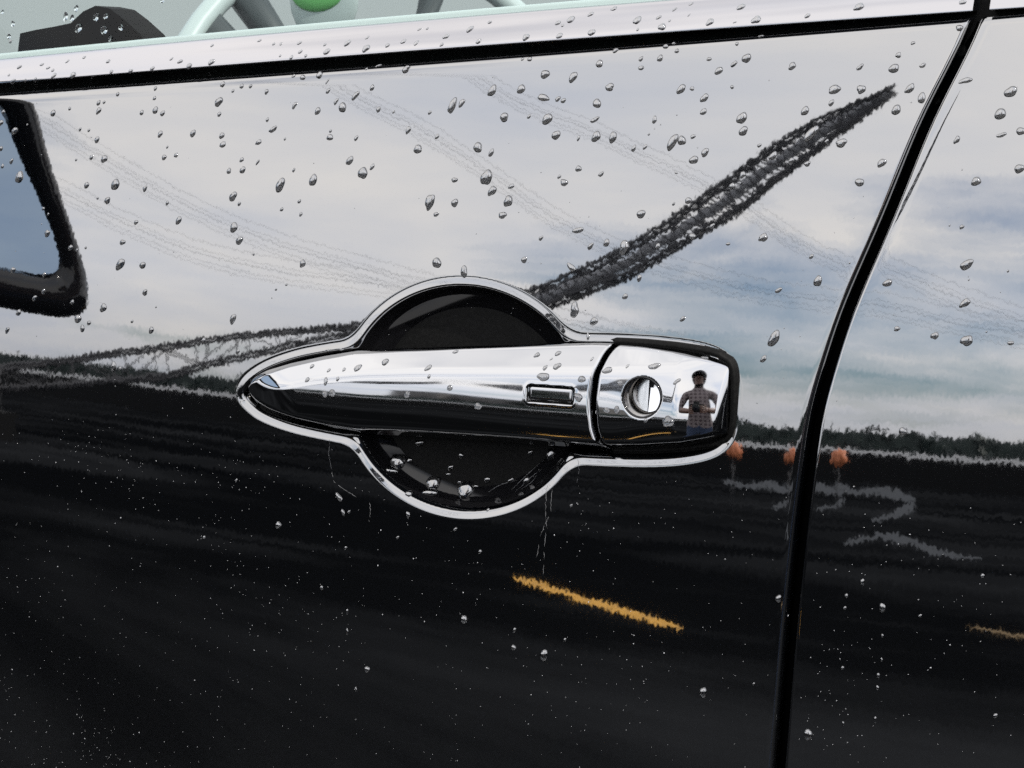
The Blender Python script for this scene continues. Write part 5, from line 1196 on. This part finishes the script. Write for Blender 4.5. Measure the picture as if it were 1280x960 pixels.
(0.01153,0.0214,1.14125,-0.012,-0.86,0.51,2.98,0.7,30,7,699,45),
(0.00928,0.02504,1.14649,-0.023,-0.783,0.621,2.66,0.6,30,7,697,29),
(0.01175,0.02421,1.14548,-0.018,-0.81,0.586,1.66,0.62,50,7,703,32),
(0.01458,0.02589,1.14774,-0.022,-0.769,0.638,3.66,0.65,35,7,713,25),
(0.02271,0.02752,1.14993,-0.021,-0.755,0.655,2.99,0.5,35,7,738,18),
(0.02534,0.02191,1.14242,-0.01,-0.86,0.51,3.29,0.75,30,7,739,41),
(0.03215,0.02922,1.1521,-0.021,-0.727,0.687,2.98,0.5,25,7,767,11),
(0.04388,0.02478,1.14706,-0.01,-0.81,0.586,4.26,0.55,48,7,796,26),
(0.04513,0.02242,1.14352,-0.004,-0.86,0.51,1.63,0.62,50,7,797,37),
(0.05514,0.02291,1.14438,-0.001,-0.849,0.529,3.58,0.7,20,7,827,34),
(0.05279,0.02555,1.14824,-0.009,-0.797,0.604,2.61,0.5,25,7,823,22),
(0.05865,0.02799,1.15138,-0.012,-0.756,0.655,2.29,0.4,40,7,843,12),
(0.06507,0.02981,1.15355,-0.012,-0.727,0.687,2.29,0.4,40,7,864,5),
(0.07482,0.02399,1.14607,0.005,-0.849,0.529,3.88,0.55,32,7,887,28),
(0.06542,0.02605,1.14904,-0.004,-0.797,0.604,1.63,0.4,50,7,861,19),
(0.0579,0.02454,1.1469,-0.004,-0.823,0.567,1.3,0.62,50,7,837,26),
(0.08622,0.02823,1.15195,-0.003,-0.77,0.639,3.88,0.5,30,7,926,9),
(0.09364,0.0246,1.14681,0.01,-0.849,0.529,3.85,0.75,25,7,945,25),
(0.08504,0.02399,1.14596,0.009,-0.86,0.51,1.61,0.4,10,7,918,28),
(0.03553,0.02261,1.13535,-0.02,-0.792,0.611,2.62,0.8,30,2,769,63),
(0.05679,0.02329,1.13682,-0.014,-0.797,0.603,2.6,0.8,45,2,832,58),
(0.05969,0.02459,1.13808,-0.037,-0.558,0.829,1.95,0.8,50,2,842,54),
(0.06179,0.02256,1.1349,0.02,-0.974,0.225,1.95,0.8,50,2,846,64),
(0.04694,0.02158,1.1318,0.016,-0.975,0.224,2.61,0.5,50,2,801,74),
(0.05502,0.02178,1.13209,0.018,-0.974,0.224,2.92,0.7,40,2,825,73),
(0.0293,0.02093,1.12994,0.01,-0.975,0.222,3.28,0.8,30,2,749,80),
(0.09521,0.02629,1.14066,-0.044,-0.415,0.909,2.57,0.5,5,2,951,45),
(0.08624,0.02381,1.13758,0.025,-0.964,0.264,1.61,0.8,50,2,921,55),
(0.07534,0.02213,1.13171,0.024,-0.974,0.226,2.26,0.6,5,2,886,74),
(0.08597,0.02199,1.12981,0.028,-0.975,0.218,2.89,0.5,45,2,918,80),
(0.09064,0.02261,1.13197,0.029,-0.973,0.227,4.17,0.7,40,2,933,73),
(-0.00157,0.0213,1.13196,-0.007,-0.949,0.315,2.33,0.7,40,2,662,74),
(-0.00483,0.02136,1.13198,-0.02,-0.876,0.482,1.67,0.62,50,2,653,74),
(0.13333,0.0282,1.15129,0.019,-0.823,0.567,4.14,0.65,15,7,1073,9),
(0.11387,0.02573,1.14813,0.015,-0.849,0.529,2.55,0.6,40,7,1009,20),
(0.17263,0.03024,1.15259,0.032,-0.836,0.548,2.84,0.6,5,7,1203,3),
(0.17206,0.0288,1.14305,0.055,-0.969,0.241,2.83,0.75,0,2,1199,35),
(0.15515,0.02654,1.13747,0.05,-0.972,0.232,1.89,0.6,30,2,1141,54),
(0.15007,0.02524,1.13298,0.049,-0.974,0.222,2.52,0.7,60,2,1123,69),
(-0.26943,0.03322,1.12925,-0.101,-0.779,0.618,2.76,0.5,20,7,24,84),
(-0.27397,0.03105,1.12552,-0.1,-0.832,0.546,1.58,0.62,50,7,11,94),
(-0.25578,0.03236,1.13033,-0.096,-0.78,0.619,2.34,0.5,10,7,52,81),
(-0.25084,0.03061,1.12883,-0.093,-0.807,0.583,2.33,0.5,10,7,60,85),
(-0.24724,0.02941,1.12772,-0.093,-0.82,0.565,1.94,0.62,50,7,66,88),
(-0.24553,0.02759,1.12514,-0.092,-0.857,0.507,3.09,0.5,40,7,67,95),
(-0.27023,0.02908,1.12254,-0.081,-0.996,0.044,3.15,0.6,30,7,16,102),
(-0.26282,0.02851,1.12292,-0.074,-0.997,-0.029,1.96,0.62,50,7,31,101),
(-0.25645,0.02804,1.1233,-0.071,-0.997,-0.029,2.34,0.62,50,7,44,100),
(-0.23395,0.02662,1.12551,-0.086,-0.912,0.4,3.45,0.7,25,7,91,94),
(-0.2406,0.03168,1.13176,-0.091,-0.766,0.636,2.32,0.4,40,7,84,77),
(-0.23137,0.03211,1.13356,-0.089,-0.753,0.653,1.92,0.62,50,7,105,72),
(-0.21567,0.02878,1.13167,-0.084,-0.794,0.602,2.28,0.6,30,7,135,77),
(-0.21157,0.02527,1.12695,-0.078,-0.913,0.4,2.27,0.62,50,7,139,90),
(-0.20055,0.02454,1.1273,-0.069,-0.963,0.262,2.62,0.6,30,7,163,89),
(-0.18847,0.02401,1.12835,-0.069,-0.914,0.4,2.6,0.6,30,7,190,86),
(-0.17932,0.0259,1.13261,-0.073,-0.821,0.566,2.22,0.4,40,7,214,74),
(-0.17386,0.02468,1.13152,-0.072,-0.834,0.547,2.95,0.5,10,7,225,77),
(-0.16816,0.023,1.12938,-0.057,-0.963,0.262,3.3,0.6,40,7,236,83),
(-0.15639,0.02303,1.13111,-0.065,-0.859,0.509,3.64,0.6,40,7,264,78),
(-0.15944,0.02877,1.13855,-0.071,-0.739,0.67,1.83,0.62,50,7,265,57),
(-0.22894,0.03443,1.12478,-0.073,-0.963,0.258,1.92,0.62,50,6,115,96),
(-0.24947,0.04356,1.15267,-0.08,-0.963,0.258,4.32,0.55,80,6,82,21),
(-0.24543,0.043,1.15187,-0.08,-0.963,0.258,3.53,0.55,80,6,90,23),
(-0.24373,0.04405,1.15631,-0.08,-0.963,0.258,3.13,0.7,80,6,95,11),
(-0.24074,0.04131,1.14698,-0.077,-0.963,0.258,4.29,0.75,80,6,98,36),
(-0.231,0.0419,1.15204,-0.073,-0.963,0.258,3.49,0.75,80,6,120,22),
(-0.22534,0.04154,1.15233,-0.073,-0.963,0.258,2.7,0.75,80,6,132,21),
(-0.22527,0.03986,1.14607,-0.073,-0.963,0.258,4.24,0.75,85,6,130,38),
(-0.21554,0.03941,1.14706,-0.069,-0.964,0.258,2.68,0.8,80,6,151,35),
(-0.22083,0.03843,1.14199,-0.073,-0.963,0.258,3.07,0.6,85,6,138,49),
(-0.28195,0.04566,1.14973,-0.091,-0.962,0.258,3.21,0.6,85,6,16,30),
(-0.28344,0.04418,1.14368,-0.091,-0.962,0.258,2.81,0.7,60,6,11,46),
(-0.28963,0.04795,1.15555,-0.095,-0.962,0.258,2.43,0.62,50,6,3,15),
(-0.28202,0.04344,1.1414,-0.091,-0.962,0.258,2.0,0.62,50,6,13,52),
(-0.19344,0.04113,1.15913,-0.062,-0.964,0.258,2.27,0.8,50,6,203,1),
(-0.10983,-0.0046,0.93087,-0.037,-0.996,0.083,3.18,0.8,90,2,348,657),
(-0.01802,-0.00899,0.90003,-0.006,-0.997,0.075,3.72,0.7,90,2,580,775),
(0.01878,-0.00978,0.8892,0.006,-0.997,0.071,4.99,0.6,85,2,680,820),
(0.08744,-0.00905,0.88233,0.029,-0.997,0.07,4.22,0.65,90,2,879,866),
(0.11631,-0.005,0.92298,0.04,-0.996,0.081,2.86,0.8,90,2,973,749),
(0.13028,-0.00794,0.87044,0.025,-0.997,0.066,4.5,0.65,90,5,1010,919),
(0.15696,-0.00321,0.92358,0.034,-0.996,0.081,3.77,0.55,88,5,1103,760),
(-0.06357,-0.01029,0.87307,-0.021,-0.998,0.067,2.79,0.8,90,2,459,837),
(-0.07947,-0.00426,0.94602,-0.026,-0.996,0.088,4.5,0.45,125,2,424,622),
(-0.07728,-0.00487,0.93966,-0.026,-0.996,0.086,3.11,0.45,110,2,429,641),
(0.00505,-0.00971,0.89091,0.002,-0.997,0.073,2.34,0.8,90,2,642,810),
(0.00517,-0.00917,0.89832,0.002,-0.997,0.074,2.34,0.5,70,2,643,788),
(-0.04713,0.00833,0.97015,-0.017,-0.995,0.096,4.11,0.7,10,1,524,554),
(-0.05611,0.00548,0.96192,0.311,-0.827,0.467,3.78,0.85,20,3,497,577),
(-0.05703,0.00199,0.959,0.549,-0.432,0.715,3.43,0.5,-15,3,490,587),
(-0.05138,0.00753,0.96263,0.269,-0.841,0.47,1.72,0.62,50,3,512,575),
(-0.02716,0.00771,0.96628,-0.01,-0.995,0.096,2.71,0.8,60,1,576,570),
(-0.03184,0.00723,0.96081,-0.01,-0.995,0.096,3.4,0.6,40,1,563,585),
(-0.03287,0.00698,0.958,-0.01,-0.996,0.089,2.38,0.5,10,1,560,593),
(-0.0391,0.00497,0.95369,0.144,-0.811,0.566,4.09,0.7,60,3,541,605),
(-0.03883,0.00207,0.9508,0.254,-0.474,0.843,3.74,0.5,10,3,538,615),
(-0.02392,0.00549,0.95248,0.003,-0.812,0.583,4.74,0.8,60,3,582,612),
(-0.02746,0.00666,0.95505,-0.01,-0.996,0.089,2.04,0.62,50,1,574,603),
(-0.0199,0.00649,0.95401,-0.01,-0.996,0.089,2.71,0.5,5,1,594,608),
(-0.01443,0.00675,0.95718,-0.002,-0.996,0.089,3.37,0.7,45,1,609,600),
(-0.00376,0.00678,0.95775,-0.002,-0.996,0.089,3.35,0.5,40,1,638,601),
(0.00484,0.00795,0.97015,-0.002,-0.995,0.096,3.0,0.6,40,1,663,566),
(0.01396,0.00777,0.97057,-0.369,-0.853,0.368,3.32,0.55,55,3,688,567),
(-0.04641,-0.00321,0.95049,0.239,-0.551,0.8,3.4,0.8,60,2,511,617),
(-0.04578,-0.00535,0.94163,-0.015,-0.996,0.086,3.06,0.5,90,2,510,644),
(-0.02338,-0.00594,0.93767,-0.008,-0.996,0.085,2.02,0.62,50,2,569,662),
(-0.00905,-0.00419,0.94718,-0.197,-0.598,0.777,2.0,0.62,50,2,610,637),
(0.00414,0.00543,0.95902,-0.262,-0.823,0.504,2.0,0.62,50,3,658,600),
(-0.04231,-0.01192,0.99429,-0.017,-0.994,0.111,2.99,0.8,90,0,509,494),
(-0.03274,-0.01093,1.00249,-0.022,-0.968,0.251,1.98,0.62,50,0,536,471),
(-0.08162,-0.01074,0.99733,-0.041,-0.962,0.271,3.4,0.5,80,0,407,477),
(-0.0759,-0.01058,0.9987,-0.045,-0.947,0.317,2.03,0.7,80,0,422,474),
(-0.08172,-0.01142,0.99193,-0.02,-0.995,0.097,2.72,0.9,50,0,406,493),
(-0.07823,-0.01143,0.99251,-0.019,-0.995,0.101,3.4,0.8,70,0,415,492),
(-0.09097,-0.01004,0.99732,-0.099,-0.873,0.477,2.4,0.7,50,0,384,475),
(-0.08147,-0.00814,1.00177,-0.1,-0.777,0.622,2.05,0.6,50,0,411,463),
(-0.02287,-0.01166,0.99855,-0.007,-0.991,0.136,2.63,0.8,20,0,562,485),
(-0.00981,-0.01251,0.99192,-0.006,-0.995,0.096,3.27,0.8,0,0,597,508),
(0.01847,-0.01065,1.00567,-0.005,-0.967,0.253,5.47,0.55,0,0,679,471),
(0.03427,-0.01187,0.99843,0.004,-0.99,0.138,3.83,0.75,110,0,723,497),
(0.03512,-0.01067,1.00575,0.002,-0.982,0.186,3.19,0.8,0,0,727,474),
(0.04548,-0.00926,1.00974,-0.017,-0.862,0.507,4.13,0.6,15,4,759,463),
(0.05147,-0.01062,1.00518,0.023,-0.982,0.188,2.53,0.8,50,4,775,479),
(0.04647,-0.01235,0.99418,0.007,-0.994,0.112,2.86,0.7,0,4,758,513),
(0.05085,-0.01228,0.99448,0.008,-0.993,0.117,3.17,0.7,80,4,771,513),
(0.06307,-0.0125,0.99122,0.013,-0.996,0.087,2.21,0.62,50,4,807,526),
(0.07232,-0.01233,0.99155,0.017,-0.996,0.087,4.71,0.9,0,4,835,527),
(0.07462,-0.00913,1.00708,0.121,-0.946,0.302,3.45,0.45,32,4,846,477),
(0.03975,-0.00653,0.99182,0.992,0.0,0.125,1.93,0.62,50,0,745,516),
(0.15749,-0.00406,0.91277,0.034,-0.996,0.078,1.58,0.5,90,5,1103,795),
(0.15763,-0.00477,0.90344,0.034,-0.997,0.076,1.58,0.5,90,5,1102,825),
(0.15669,-0.00528,0.89709,0.034,-0.997,0.074,2.22,0.5,90,5,1098,845),
(0.1566,-0.00563,0.89239,0.034,-0.997,0.073,1.9,0.6,90,5,1097,860),
(0.14287,-0.0034,0.92681,0.03,-0.996,0.081,1.89,0.6,90,5,1058,745),
(0.1488,-0.00273,0.93269,0.031,-0.996,0.084,2.51,0.6,90,5,1078,728),
(0.14247,-0.0038,0.92209,0.03,-0.996,0.08,1.58,0.62,50,5,1056,760),
(0.14263,-0.00562,0.89859,0.03,-0.997,0.074,1.59,0.62,50,5,1053,835),
(0.14393,-0.00714,0.87666,0.029,-0.997,0.068,1.92,0.4,90,5,1054,905),
(0.15626,-0.00653,0.87979,0.033,-0.997,0.069,2.87,0.3,88,5,1094,900),
(-0.08709,-0.00734,0.90591,-0.029,-0.997,0.076,2.1,0.6,90,2,402,735),
(-0.07405,-0.00836,0.89693,-0.025,-0.997,0.074,2.44,0.4,90,2,434,765),
(-0.07383,-0.009,0.88822,-0.025,-0.997,0.071,3.14,0.3,90,2,434,790),
(-0.05043,-0.00612,0.93163,-0.017,-0.996,0.083,1.71,0.62,50,2,497,672),
(-0.0116,-0.00671,0.92941,-0.004,-0.997,0.083,2.01,0.62,50,2,600,690),
(-0.07561,-0.00617,0.92459,-0.025,-0.996,0.081,1.73,0.62,50,2,432,685),
(-0.07452,-0.00489,0.94027,-0.025,-0.996,0.086,1.73,0.62,50,2,436,640),
(0.02844,-0.00461,0.95237,0.009,-0.996,0.09,1.63,0.62,50,2,714,632),
(0.02775,-0.00915,0.89693,0.009,-0.997,0.074,1.65,0.62,50,2,706,800),
(0.10784,-0.00796,0.88831,0.036,-0.997,0.071,1.29,0.62,50,2,942,855),
(0.1938,-0.0004,0.93945,0.046,-0.995,0.086,1.87,0.62,50,5,1228,720),
(0.20124,-0.00416,0.88685,0.048,-0.996,0.07,2.2,0.62,50,5,1244,895),
(0.17138,-0.00281,0.92197,0.039,-0.996,0.08,1.57,0.62,50,5,1150,770),
(0.11949,-0.00202,0.91579,0.999,0.0,-0.052,1.6,0.62,50,2,985,770),
(-0.13254,-0.00217,0.94847,-0.044,-0.995,0.089,1.79,0.62,50,2,295,601),
(-0.14899,-0.00368,0.92146,-0.049,-0.996,0.08,1.81,0.62,50,2,255,672),
(-0.06889,-0.01079,0.86359,-0.023,-0.998,0.064,2.1,0.4,90,2,445,862),
]

# ------------------------------------------------------------------ rain
def drop_mesh(L, W, seed, big):
    """one bead: irregular outline, steep wetted edge, top bulging towards its lower end"""
    rg = np.random.default_rng(seed); nk, rings = (22, (1.0, .985, .94, .85, .70, .48, .22)) if big else (14, (1.0, .96, .80, .50))
    a = np.linspace(0, 2*math.pi, nk, endpoint=False); q = rg.uniform(0, 6.28, 3)
    k_ = rg.uniform(.7, 1.9); o = 1+k_*(.05*np.sin(2*a+q[0])+.055*np.sin(3*a+q[1])+.028*np.sin(5*a+q[2]))-rg.uniform(.02, .24)*np.cos(a)*.5
    waist = rg.uniform(.0, .22) if L/W > 1.9 else 0
    H = W*rg.uniform(.30, .40); V = []
    for i, r_ in enumerate(rings):
        u = L/2*o*np.cos(a)*r_; v = W/2*o*np.sin(a)*r_*(1-waist*np.exp(-(np.cos(a)*1.6)**2)); h = H*(1-r_**2.6)**.62
        hh = h*(1-.22*np.cos(a)*r_)
        if i == 0: hh = np.full(nk, -.00012)
        V += list(zip(u, v, hh))
    V.append((0, 0, H)); n = len(V)-1; F = []
    for i in range(len(rings)-1):
        for k in range(nk): F.append((i*nk+k, i*nk+(k+1) % nk, (i+1)*nk+(k+1) % nk, (i+1)*nk+k))
    b_ = (len(rings)-1)*nk
    for k in range(nk): F.append((b_+k, b_+(k+1) % nk, n))
    F.append(tuple(range(nk))[::-1])
    return V, F
CR = FWD.cross(Vector((0, 0, 1))).normalized(); CU = CR.cross(FWD).normalized()
def frame(nrm, ang):
    n = Vector(nrm).normalized(); d = CR*math.cos(R(ang))+CU*math.sin(R(ang))
    u = (d-n*d.dot(n)).normalized(); return Matrix((u, n.cross(u), n)).transposed()
tiny = MB()
order = sorted(range(len(DROPS)), key=lambda i: -DROPS[i][6]*math.sqrt(DROPS[i][7]))
rank = {i: k for k, i in enumerate(order)}
GROUPS = {'front_door': 'water beads on the front door', 'rear_door': 'water beads on the rear door', 'window_trim': 'water beads on the pale trim', 'side_window': 'raindrops on the window glass',
          'door_handle': 'water beads on the chrome handle', 'lock_cover': 'water beads on the lock cap', 'handle_pocket': 'water beads in the finger pocket', 'door_jamb': 'water beads along the trim gap'}
def place_words(key, u, v):
    """where a bead sits, told by what it sits beside (u, v: its spot in the picture)"""
    third = 'left' if u < 330 else 'middle' if u < 700 else 'right'
    if key == 'window_trim': return 'on the %s stretch of pale trim' % third
    if key == 'door_jamb': return 'at the %s of the black trim gap' % third
    if key == 'side_window': return 'on the window glass'
    if key == 'door_handle': return 'on the %s of the chrome pull handle' % ('pointed end' if u < 430 else 'middle' if u < 620 else 'thick end')
    if key == 'lock_cover': return 'on the chrome lock cap'
    if key == 'handle_pocket': return 'in the pocket below the handle'
    if key == 'rear_door': return 'on the rear door, %s' % ('upper part' if v < 250 else 'beside the blue reflection' if v < 470 else 'dark lower part')
    if v > 560: return 'on dark paint %s' % ('below the pointed handle end' if u < 430 else 'around the lower recess rim' if v < 690 else 'low, near the yellow reflection')
    if v > 440: return 'beside the handle'
    row = 'just under the trim' if v < 125 else 'high' if v < 200 else 'midway' if v < 290 else 'low'
    colm = 'by the mirror reflection' if u < 150 else 'well left of the recess' if u < 300 else 'upper left of the recess' if u < 450 else 'above the round recess' if u < 620 else 'above the handle thick end' if u < 760 else 'around the boom reflection' if u < 960 else 'beside the upright gap'
    return row+' '+colm
NUM = ['no', 'one', 'two', 'three', 'four', 'five', 'six', 'seven', 'eight', 'nine', 'ten', 'eleven', 'twelve']
ORD = ['leftmost', 'second from left', 'third from left', 'fourth from left', 'fifth from left', 'sixth from left', 'seventh from left', 'eighth from left', 'ninth from left', 'tenth from left', 'eleventh from left']
bead_words = {}
for i, D_ in enumerate(DROPS):
    if rank[i] >= N_DROPS: continue
    L, asp, px_, py_ = D_[6]*.001, D_[7], D_[10], D_[11]; key = DROP_ON[D_[9]].split('.')[0]
    sz = 'large' if L > .0042 else 'middling' if L > .0028 else 'small'
    shp = 'long' if asp < .56 else 'oval' if asp < .72 else 'round'
    bead_words.setdefault((sz, shp, place_words(key, px_, py_)), []).append(i)
LABEL = {}
for (sz, shp, where), ids in bead_words.items():
    ids.sort(key=lambda i: (DROPS[i][10], DROPS[i][11])); n = len(ids)
    for k, i in enumerate(ids):
        if n == 1: LABEL[i] = 'the only %s %s water bead %s' % (sz, shp, where)
        else: LABEL[i] = '%s of %s %s %s beads %s' % ('rightmost' if k == n-1 else ORD[k], NUM[n] if n < 13 else str(n), sz, shp, where)
for i, (x, y, z, nx_, ny_, nz_, L, asp, ang, on, px_, py_) in enumerate(DROPS):
    L = L*.001*(1.9 if DROP_ON[on] == 'handle_pocket' else 1.02); W = L*asp*1.08
    rot = frame((nx_, ny_, nz_), ang+180); loc = Vector((x, y, z))
    big = rank[i] < N_DROPS
    key = DROP_ON[on].split('.')[0]
    V, F = drop_mesh(L, W, 100+i, big)
    if not big:
        tiny.add([loc+rot @ Vector(v) for v in V], F); continue
    me = bpy.data.meshes.new('water_drop'); me.from_pydata([tuple(v) for v in V], [], F); me.update()
    o = link('water_drop', me, M['water' if key == 'side_window' else 'bead_chrome' if key in ('door_handle', 'lock_cover') else 'bead']); o.matrix_world = Matrix.Translation(loc) @ rot.to_4x4()
    tag(o, LABEL[i], 'water drop', GROUPS.get(key, 'water beads on the car side'))
# fine spray: beads too small to pick apart
def seam_dist(x, z): return np.abs(x-x_gap(z))
def skin_p(x, z): return np.where(x < x_gap(z), p_front(x, z), p_rear(x, z))
xa, za, ra = rng.uniform(-.30, .24, N_SPRAY), rng.uniform(-.20, .125, N_SPRAY), rng.uniform(.00012, .00034, N_SPRAY)
ok = (seam_dist(xa, za) > .006) & (za < z_top(xa)-.004) & (sd_all(xa, za)[3] > .006); pa = skin_p(xa, za); ta = np.interp(za, _zz, np.tan(np.radians(_tt)))
for k in np.where(ok)[0]:
    V, F = drop_mesh(ra[k]*2, ra[k]*1.7, 5000+int(k), False); rot = frame((xa[k]/3, -1, ta[k]), 50); c_ = Vector((xa[k], -pa[k], ZH+za[k]))
    tiny.add([c_+rot @ Vector(v) for v in V], F)
o = tiny.build('fine_droplets', M['bead'], None, True); tag(o, 'fine scattered droplets of rain over the car side', 'droplets', None, 'stuff')
# dried dust flecks, thickest low on the doors and in the pocket
fl = MB(); n_ = N_DUST
xa = rng.uniform(-.31, .26, n_); za = -.03-.19*rng.uniform(0, 1, n_)**.8; inp = np.arange(n_) % 7 == 0
cx_, cz_ = rng.uniform(-.31, .26, 46), -.03-.19*rng.uniform(0, 1, 46)**.8; ci = rng.integers(0, 46, n_); cl = rng.uniform(0, 1, n_) < .5
xa = np.where(cl, cx_[ci]+rng.normal(0, .011, n_), xa); za = np.where(cl, np.minimum(cz_[ci]+rng.normal(0, .009, n_), -.025), za)
xa = np.where(inp, rng.uniform(-.075, .035, n_), xa); za = np.where(inp, rng.uniform(-.06, .042, n_), za)
s1, s2, rr, s = sd_all(xa, za); ok = (seam_dist(xa, za) > .0065) & np.where(inp, s2 < -.006, s > .0055); pa = skin_p(xa, za)
ra = rng.uniform(.00008, .00019, n_)*np.where(rng.uniform(0, 1, n_) < .07, 1.9, 1); aa = rng.uniform(0, 6.28, n_); ee = rng.uniform(.4, 1, n_)
for k in np.where(ok)[0]:
    x, z, p, r_, a0, e = xa[k], za[k], pa[k], ra[k], aa[k], ee[k]
    pt = [(x+r_*math.cos(a0+q)*(1 if j % 2 else e), -p-.00003, ZH+z+r_*math.sin(a0+q)*(1 if j % 2 else e)) for j, q in enumerate(np.linspace(0, 6.28, 6)[:-1])]
    fl.add(pt+[(x, -p-.00009, ZH+z)], [(j, (j+1) % 5, 5) for j in range(5)])
o = fl.build('dust_flecks', M['dirt']); tag(o, 'pale dried dust flecks on the black paint', 'dust', None, 'stuff')
# dried run marks below the recess
for i, (P, lab) in enumerate(TRAILS):
    Q = []
    for j in range(len(P)-1):
        for u in np.linspace(0, 1, 10, endpoint=False): Q.append((P[j][0]*(1-u)+P[j+1][0]*u+random.uniform(-.00022, .00022), P[j][1]*(1-u)+P[j+1][1]*u))
    a_ = np.array(Q); p = p_front(a_[:, 0], a_[:, 1])
    rt = MB(); P3 = W3(a_[:, 0], a_[:, 1], p); k0 = 0
    while k0 < len(P3)-2:                                   # the run dried in broken lengths of uneven thickness
        n0 = random.randint(4, 11); seg = P3[k0:k0+n0]
        if len(seg) > 2: rt.tube(seg, [random.uniform(.00004, .00010)*(1 if 0 < j < len(seg)-1 else .3) for j in range(len(seg))], 5)
        k0 += n0+random.choice((-1, -1, 1, 2))
    o = rt.build('run_mark', M['run'], None, True)
    tag(o, lab, 'water mark', 'dried water runs below the handle recess')
# scuffs left by finger nails in the lower half of the pocket
sf = MB()
for P in SCUFFS:
    Q = [(P[j][0]*(1-u)+P[j+1][0]*u+random.uniform(-.0001, .0001), P[j][1]*(1-u)+P[j+1][1]*u) for j in range(len(P)-1) for u in np.linspace(0, 1, 8, endpoint=False)]
    a_ = np.array(Q); sf.tube(W3(a_[:, 0], a_[:, 1], p_front(a_[:, 0], a_[:, 1])), [random.uniform(.00004, .00016)*math.sin(math.pi*(j+.5)/len(Q)) for j in range(len(Q))], 5)
o = cpart(sf.build('nail_scuff', M['run'], None, True), fd); o['label'] = 'pale slanting scuffs low in the finger pocket'
